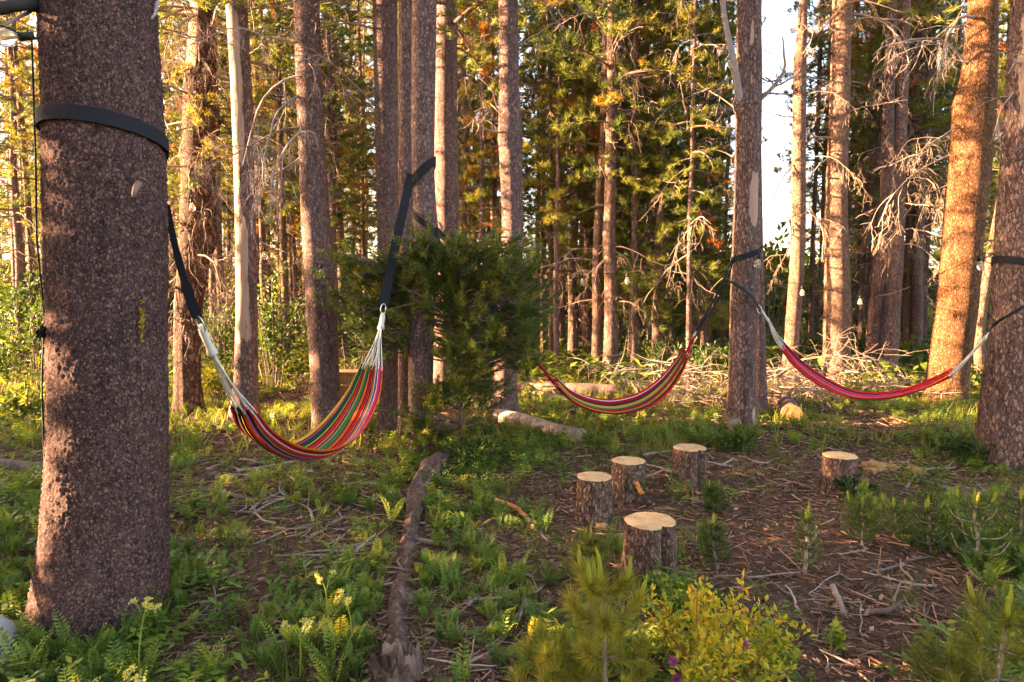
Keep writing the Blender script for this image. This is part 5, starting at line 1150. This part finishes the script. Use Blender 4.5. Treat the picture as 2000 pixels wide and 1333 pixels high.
# needle and twig litter
mb = MB()
P = sample(rng, 66000, 1.3, 12.0, 0.85); n = len(P); a = rng.uniform(0, 2 * PI, n); big = rng.uniform(0, 1, n)
L = np.where(big > 0.9, rng.uniform(0.08, 0.24, n), rng.uniform(0.02, 0.09, n)); w = np.where(big > 0.9, rng.uniform(0.004, 0.009, n), rng.uniform(0.0025, 0.007, n)) * np.clip(P[:, 1] / 4, 1, 2.0)
d = np.c_[np.cos(a), np.sin(a), rng.normal(0, 0.16, n)]; s = np.c_[-np.sin(a), np.cos(a), 0 * a]; k = s * rng.normal(0, 0.12, (n, 1)) * L[:, None]
u = np.array([0, 0, 1.0]); b0 = P + u * (w * 0.4 + np.abs(rng.normal(0, 0.006, n)))[:, None]
A, B, C = b0 - d * L[:, None] / 2, b0 + k, b0 + d * L[:, None] / 2
W_ = w[:, None]
V = np.stack([A - s * W_ * .5, A + u * W_ * .8, A + s * W_ * .5, C - s * W_ * .4, C + u * W_ * .6, C + s * W_ * .4], 1).reshape(-1, 3)
i = (np.arange(n) * 6)[:, None, None]; Q = np.array([(0, 3, 4, 1), (1, 4, 5, 2)])[None] + i
mb.add(V, None, Q.reshape(-1, 4), 0, np.repeat(np.clip(rng.beta(1.1, 1.5, n), 0, 1), 6))
kind(mb.build("litter", M["litter"], None, False), "stuff", "brown twigs and needles littering the floor")
# bark flakes and chips
mb = MB(); P = sample(rng, 6000, 1.3, 9.0, 0.9); n = len(P); nrm = unit(np.c_[rng.normal(0, 0.35, (n, 2)), np.ones(n)]); a = unit(np.cross(nrm, rng.normal(size=(n, 3)))); b = np.cross(nrm, a)
s1, s2 = rng.uniform(0.008, 0.026, (n, 1)), rng.uniform(0.004, 0.013, (n, 1)); c = P + np.array([0, 0, 0.008])
top = np.stack([c + a * s1, c + b * s2 + a * s1 * .2, c - a * s1 * 0.9, c - b * s2], 1) + nrm[:, None] * 0.003; V = np.concatenate([top, top - nrm[:, None] * 0.005], 1).reshape(-1, 3)
Q = np.array([(0, 1, 2, 3), (0, 4, 5, 1), (1, 5, 6, 2), (2, 6, 7, 3), (3, 7, 4, 0)])[None] + (np.arange(n) * 8)[:, None, None]
mb.add(V, None, Q.reshape(-1, 4), 0, np.repeat(rng.beta(1.5, 2, n), 8)); kind(mb.build("bark_litter", M["litter"], None, False), "stuff", "bark flakes and wood chips on the floor")

# ---------------------------------------------------------------- seedling pines, bush, flowers, shrubs
def seedling(label, px, base_py, top_py, spread, seed, candles=5, mat="needle_young", dens=1.0, nl=0.07, nw=0.0022, tint=0.5, lean=0.0, y=None, whorls=4):
    rng = rs(seed); B = GP(px, base_py); B = onground(B); h = PY(px, top_py, B[1])[2] - B[2]; h = max(0.12, h)
    t = thing("pine_seedling", B, label, "seedling", "pine seedlings in the foreground")
    n = 9; z = np.linspace(-0.03, h * 0.84, n); w = np.cumsum(rng.normal(0, 0.006, (n, 2)), 0) + np.c_[lean * z, 0 * z]; st = np.c_[w - w[0], z]
    mb = MB(); mb.tube(st, np.linspace(0.009, 0.004, n) * min(1.3, h / 0.4 + 0.4), 8, 0, 0.7)
    TP, TD = [], []; tips = []
    for k in range(whorls):
        zz = h * (0.18 + 0.6 * k / max(1, whorls - 1)); p0 = np.array([np.interp(zz, z, st[:, 0]), np.interp(zz, z, st[:, 1]), zz])
        for q in range(4 if k < whorls - 1 else 3):
            az = q * 2 * PI / 4 + k * 0.8 + rng.uniform(-0.3, 0.3); L = spread * (1.0 - 0.55 * k / whorls) * rng.uniform(0.7, 1.1)
            br = spline([p0, p0 + np.array([math.cos(az) * L * .6, math.sin(az) * L * .6, L * 0.18]), p0 + np.array([math.cos(az) * L * .9, math.sin(az) * L * .9, L * 0.62])], 8)
            mb.tube(br, np.linspace(0.005, 0.003, 8), 6, 0, 0.7); tips.append((br[-1], unit(br[-1] - br[-2])))
            for f in np.linspace(0.2, 1.0, max(3, int(9 * dens))): j = min(int(f * 7), 6); TP.append(br[j] + (br[j + 1] - br[j]) * (f * 7 - j)); TD.append(br[j + 1] - br[j])
    for f in np.linspace(0.3, 1.0, max(4, int(12 * dens))): TP.append(np.array([np.interp(f * h * .84, z, st[:, 0]), np.interp(f * h * .84, z, st[:, 1]), f * h * .84])); TD.append(np.array([0, 0, 1.0]))
    mb.build("stem", M["twig_pale"], t)
    mb = MB(); needles(mb, np.array(TP), np.array(TD), rng, int(34 * dens), nl, nw, 0.025, 0.85, np.clip(rng.normal(tint, 0.15, len(TP)), 0, 1)); mb.build("needles", M[mat], t, False)
    tips = sorted(tips, key=lambda q: -q[0][2])[:max(0, candles - 1)]; tips.insert(0, (st[-1], np.array([0, 0, 1.0])))
    for k, (p, d) in enumerate(tips):
        Lc = (h * (0.2 if k == 0 else 0.12) + 0.01) * rng.uniform(0.65, 1.1); e0 = unit(d + np.array([0, 0, 0.25])); d = unit(d * 0.35 + np.array([0, 0, 0.9]) + rng.normal(0, 0.1, 3)); q = spline([p, p + (e0 * 0.6 + d * 0.4) * Lc * 0.45, p + (e0 * 0.25 + d * 0.75) * Lc], 6); r0 = 0.0075 if h > 0.3 else 0.0048
        b = MB(); b.tube(q, np.array([1, 1.1, 1.05, 1, 0.9, 0.35]) * r0, 8, 0, 0.5)
        m_ = 60; f = rng.uniform(0.05, 1, m_); needles(b, q[np.minimum((f * 5).astype(int), 4)] + (q[np.minimum((f * 5).astype(int), 4) + 1] - q[np.minimum((f * 5).astype(int), 4)]) * ((f * 5) % 1)[:, None], np.repeat(d[None], m_, 0), rng, 3, 0.022, 0.0026, 0.0, 0.45, rng.uniform(0.2, 0.9, m_)); b.build("candle", M["candle"], t, False)
    return t
seedling("largest pine seedling with tall yellow green candles, bottom edge left of the yellow bush", 1180, 1400, 1085, 0.19, 1, 6, "needle_young", 1.15, 0.075, 0.0028, 1.0, -0.03, whorls=4)
seedling("pine seedling with few candles, cut by the bottom right corner", 1930, 1430, 1150, 0.2, 2, 4, "needle_young", 0.9, 0.08, 0.0026, 0.7, 0.03)
seedling("small dark pine seedling right behind the nearest stump, pale single candle", 1400, 1112, 1010, 0.09, 3, 1, "needle_young", 0.8, 0.05, 0.0024, 0.35)
seedling("dark pine seedling in front of the rearmost sawn stump", 1396, 1012, 948, 0.09, 4, 1, "needle_young", 0.8, 0.05, 0.003, 0.25)
seedling("thin forked pine seedling with two bare candle shoots on bare litter", 1572, 1120, 990, 0.09, 5, 2, "needle_young", 0.6, 0.05, 0.0026, 0.4)
seedling("pine seedling with a pair of upright shoots, left of the right edge thicket", 1688, 1070, 980, 0.12, 6, 3, "needle_young", 0.8, 0.055, 0.0026, 0.5)
seedling("small pine seedling with candelabra shoots in front of the lone right stump's litter", 1746, 1050, 980, 0.11, 7, 4, "needle_young", 0.6, 0.05, 0.0026, 0.55)
seedling("dense pine seedling leftmost in the right edge thicket", 1822, 1080, 985, 0.13, 8, 3, "needle_young", 0.6, 0.06, 0.003, 0.28)
seedling("tall wide pine seedling in the middle of the right edge thicket", 1908, 1105, 965, 0.19, 9, 4, "needle_young", 0.65, 0.07, 0.003, 0.28)
seedling("pine seedling half out of frame in the right edge thicket", 1992, 1080, 960, 0.17, 10, 3, "needle_young", 0.65, 0.07, 0.003, 0.28)
seedling("bushy pine seedling behind the largest one, left of the nearest stump", 1140, 1140, 1035, 0.13, 11, 2, "needle_young", 0.9, 0.055, 0.0026, 0.75)
seedling("low pine seedling sprawling at the bottom edge left of the largest seedling", 1090, 1385, 1262, 0.17, 12, 4, "needle_young", 1.1, 0.07, 0.0026, 0.9)
seedling("low dark pine seedling at the bottom edge left of the corner seedling", 1835, 1390, 1260, 0.15, 13, 2, "needle_young", 0.8, 0.07, 0.0026, 0.6)

def leafy_bush(mb_l, mb_s, B, w, h, n, rng, L, W, tint, stems=14):
    tips = []
    for s in range(stems):
        a = rng.uniform(0, 2 * PI); r = w / 2 * math.sqrt(rng.uniform()); top = np.array([r * math.cos(a), r * math.sin(a), h * rng.uniform(0.55, 1.05) * (1 - 0.35 * (2 * r / w) ** 2)])
        q = spline([np.array([top[0] * .25, top[1] * .25, -0.02]), top * np.array([.6, .6, .6]) + rng.normal(0, w * 0.03, 3), top], 8) + B
        mb_s.tube(q, np.linspace(0.005, 0.002, 8) * max(0.6, h), 5, 0, 0.5); tips.append(q)
    per = n // stems
    for q in tips:
        f = rng.uniform(0.25, 1.0, per) ** 0.7; x = f * 7; i = np.minimum(x.astype(int), 6); p = q[i] + (q[i + 1] - q[i]) * (x - i)[:, None]
        d = unit(rng.normal(size=(per, 3)) + np.array([0, 0, 0.45])); p = p + d * rng.uniform(0, 0.35, (per, 1)) * w * 0.22
        s = unit(np.cross(d, rng.normal(size=(per, 3)))); ln = L * rng.uniform(0.6, 1.25, (per, 1)); wd = ln * (W / L) * 0.5; nn = np.cross(d, s) * ln * 0.12
        V = np.stack([p, p + d * ln * .45 + s * wd - nn, p + d * ln, p + d * ln * .45 - s * wd - nn, p + d * ln * .45 + nn * .3], 1).reshape(-1, 3); k = (np.arange(per) * 5)[:, None]
        T_ = np.concatenate([k + np.array([[0, 1, 4]]), k + np.array([[1, 2, 4]]), k + np.array([[2, 3, 4]]), k + np.array([[3, 0, 4]])])
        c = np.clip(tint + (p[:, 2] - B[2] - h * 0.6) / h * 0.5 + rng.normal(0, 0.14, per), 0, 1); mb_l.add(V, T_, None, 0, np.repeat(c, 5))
def bush(name, label, B, w, h, n, seed, L, W, tint, lm, sm, stems=14, group=None, cat="bush"):
    t = thing(name, B, label, cat, group); l_, s_ = MB(), MB(); leafy_bush(l_, s_, np.zeros(3), w, h, n, rs(seed), L, W, tint, stems)
    s_.build("stems", M[sm], t)["kind"] = "stuff"; l_.build("foliage", M[lm], t, False); return t
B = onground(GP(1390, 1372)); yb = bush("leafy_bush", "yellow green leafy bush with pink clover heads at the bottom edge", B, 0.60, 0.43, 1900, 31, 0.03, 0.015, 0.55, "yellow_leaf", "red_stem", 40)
rng = rs(32)
for k in range(7):
    x, yv, z = rng.uniform(-0.24, 0.16), rng.uniform(-0.3, -0.1), rng.uniform(0.12, 0.33); n = 70; d = unit(rng.normal(size=(n, 3)) + np.array([0, 0, 0.3]))
    mb = MB(); needles(mb, np.array([x, yv, z]) + d * 0.006, d, rng, 3, 0.013, 0.005, 0, 0.4, rng.uniform(0, 1, n)); mb.tube(np.array([[x * .8, yv * .8, 0.0], [x, yv, z]]), 0.0014, 5, 1, 0.5); mb.build("clover_head", [M["pink"], M["green_stem"]], yb, False)
B = onground(GP(1495, 1330)); bush("leafy_plant", "sparse green leafy plant right beside the yellow bush", B, 0.30, 0.30, 420, 33, 0.032, 0.016, 0.28, "yellow_leaf", "green_stem", 10, cat="plant")
B = onground(GP(1620, 1275)); bush("leafy_plant", "small lone leafy sprig on bare litter right of the yellow bush", B, 0.12, 0.14, 90, 34, 0.035, 0.017, 0.2, "yellow_leaf", "green_stem", 4, cat="plant")
B = onground(GP(1325, 1215)); bush("leafy_plant", "green leafy plant growing at the foot of the nearest stump", B, 0.4, 0.16, 420, 35, 0.034, 0.017, 0.1, "yellow_leaf", "green_stem", 14, cat="plant")
B = onground(GP(1668, 968)); bush("leafy_plant", "dark ferny plant in front of the lone right stump", B, 0.26, 0.16, 260, 36, 0.05, 0.022, 0.1, "shrub", "green_stem", 9, cat="plant")
B = onground(GP(1450, 880)); bush("leafy_plant", "leafy plant at the foot of the scarred trunk", B, 0.5, 0.22, 420, 37, 0.06, 0.026, 0.4, "shrub", "green_stem", 12, cat="plant")
B = onground(GP(312, 1185)); bush("leafy_plant", "dark leafy stem rising in front of the massive trunk's right foot", B, 0.14, 0.24, 130, 38, 0.04, 0.017, 0.05, "shrub", "green_stem", 4, cat="plant")
B = onground(GP(1238, 980)); bush("leafy_plant", "ferny plant growing between the third stump and the second", B, 0.2, 0.2, 160, 39, 0.045, 0.018, 0.4, "shrub", "green_stem", 7, cat="plant")
B = onground(GP(1905, 905)); bush("leafy_plant", "green herbs piled against the dark edge trunk's foot", B, 0.6, 0.28, 600, 40, 0.06, 0.024, 0.2, "shrub", "green_stem", 16, cat="plant")
B = onground(GP(930, 905)); bush("leafy_plant", "bright green herb clump beneath the young pine", B, 0.75, 0.22, 900, 41, 0.05, 0.018, 0.45, "shrub", "green_stem", 22, cat="plant")
B = onground(GP(880, 880)); 
def flower(label, px, base_py, top_py, seed, arms=4):
    rng = rs(seed); B = onground(GP(px, base_py)); h = PY(px, top_py, B[1])[2] - B[2]; t = thing("yellow_flower", B, label, "flower", "yellow flower stalks in the foreground")
    mb = MB(); top = np.array([rng.uniform(-0.03, 0.03), 0, h * 0.8]); mb.tube(spline([np.array([0, 0, -0.02]), top * .5 + rng.normal(0, 0.012, 3), top], 10), np.linspace(0.0035, 0.002, 10), 6)
    heads = []
    for k in range(arms):
        e = top + np.array([rng.uniform(-0.05, 0.05), rng.uniform(-0.04, 0.04), h * 0.2 * rng.uniform(0.3, 1)]); mb.tube(spline([top * 0.9 + np.array([0, 0, h * 0.02 * k]), (top + e) / 2 + np.array([0, 0, 0.01]), e], 6), 0.0014, 5); heads.append(e)
    mb.build("stalk", M["green_stem"], t)
    for e in heads:
        n = 34; d = unit(rng.normal(size=(n, 3)) + np.array([0, 0, 0.5])); mb = MB(); needles(mb, e + d * rng.uniform(0, 0.014, (n, 1)), d, rng, 3, 0.009, 0.006, 0, 0.6, rng.uniform(0, 1, n)); mb.build("flower_head", M["flower"], t, False)
flower("yellow flower stalk in front of the massive near trunk", 272, 1345, 1172, 51, 5)
flower("thin yellow flower stalk with a single tuft left of the rotten stump", 585, 1330, 1215, 52, 2)
flower("tall yellow flower stalk in the herbs upper left of the rotten stump", 652, 1245, 1125, 53, 3)
flower("bent yellow flower stalk nearest to the rotten stump", 690, 1275, 1165, 54, 3)
flower("short yellow flower stalk at the bottom edge below the massive trunk", 245, 1400, 1310, 55, 3)

# shrubs and saplings farther back
SH = [(-30, 9.0, 1.5, 1.3, 900, 0.5, "yellow lit shrub at the left edge beside the massive near trunk"), (60, 10.5, 1.5, 1.7, 900, 0.15, "green shrub behind the massive near trunk's left side"), (20, 12.0, 2.0, 2.4, 1000, 0.15, "dark green shrub farther behind at the left edge"),
      (40, 7.2, 0.9, 0.5, 500, 0.6, "low yellow green shrub at the massive near trunk's left"), (440, 10.5, 1.3, 1.5, 900, 0.05, "dark green shrub between the gnarled pine and the peeled snag"), (415, 9.0, 0.6, 0.5, 300, 0.9, "yellow flowering low shrub at the gnarled pine's foot"),
      (530, 9.6, 0.85, 1.9, 900, 0.55, "tall bright green leafy sapling right of the peeled snag"), (590, 9.8, 0.8, 0.7, 500, 0.75, "ochre low shrub left of the straight pine"), (500, 12.5, 1.6, 1.6, 800, 0.4, "green shrub far behind the peeled snag"), (645, 12, 1.4, 1.3, 700, 0.3, "green shrub behind the straight pine"),
      (720, 11.5, 1.4, 1.4, 600, 0.35, "green shrub behind the trunk cluster's left side"), (1090, 13, 1.6, 0.6, 500, 0.6, "low green shrub above the middle hammock's left end"), (1230, 13, 1.8, 0.7, 500, 0.55, "low green shrub above the middle hammock's sag"), (1330, 10.6, 1.2, 0.7, 500, 0.25, "dark low shrub left of the scarred trunk"), (1400, 10.2, 0.9, 0.6, 400, 0.2, "dark low conifer like shrub touching the scarred trunk"),
      (1500, 16, 1.8, 2.6, 900, 0.85, "sunlit yellow shrub glowing right of the scarred trunk"), (1590, 12.5, 0.9, 0.8, 400, 0.5, "green shrub between the two bright trunks"), (1680, 13, 1.4, 0.9, 500, 0.35, "green shrub left of the two leaning trunks"), (1775, 11.4, 1.2, 0.7, 500, 0.4, "green shrub right of the two leaning trunks"), (1930, 11, 1.6, 2.4, 900, 0.85, "sunlit yellow shrub between the orange trunk and the dark edge trunk"), (1915, 9.0, 0.9, 0.5, 400, 0.6, "low green shrub at the orange trunk's right foot")]
for k, (px, d, w, h, n, tn, lab) in enumerate(SH):
    bush("shrub", lab, onground(((px - 1000) / F * d, d)), w, h, n, 600 + k, 0.085, 0.045, tn, "shrub", "twig", 18, None, "shrub")
rng = rs(640); BG = []
for k in range(4):
    t = thing("shrub", (0, 0, 0), "x", "shrub"); l_, s_ = MB(), MB(); leafy_bush(l_, s_, np.zeros(3), 2.4, 1.9, 900, rs(650 + k), 0.17, 0.09, 0.5, 16); s_.build("stems", M["twig"], t)["kind"] = "stuff"; l_.build("foliage", M["shrub"], t, False); BG.append(t)
for k in range(100):
    d = rng.uniform(15, 50); px = rng.uniform(-100, 2100); loc = onground(((px - 1000) / F * d, d)); s = rng.uniform(0.6, 1.3) * (1 + d / 60)
    where = next(b[2] for b in BUCK if px < b[1]); lab = "distant shrub deep in the woods " + where
    if k < 4: o = BG[k]; o.location = loc; o.scale = (s, s, s); o["label"] = lab
    else: o = copy_tree(BG[k % 4], loc, rng.uniform(0, 6.28), s, lab)
    o["group"] = "distant shrubs " + where
# dry twig bush left of the trunk cluster
def dry_bush():
    rng = rs(71); B = onground(((700 - 1000) / F * 8.0, 8.0)); mb = MB()
    for _ in range(26): a = rng.uniform(0, 2 * PI); dead_branch(mb, (0, 0, 0), (math.cos(a), math.sin(a), rng.uniform(0.6, 2)), rng.uniform(0.5, 0.95), 0.007, rng, 2, -0.2, 0.14, 4)
    t = thing("dry_bush", B, "leafless brown twig bush between the straight pine and the trunk cluster", "bush"); mb.build("twigs", M["twig"], t)["kind"] = "stuff"
dry_bush()
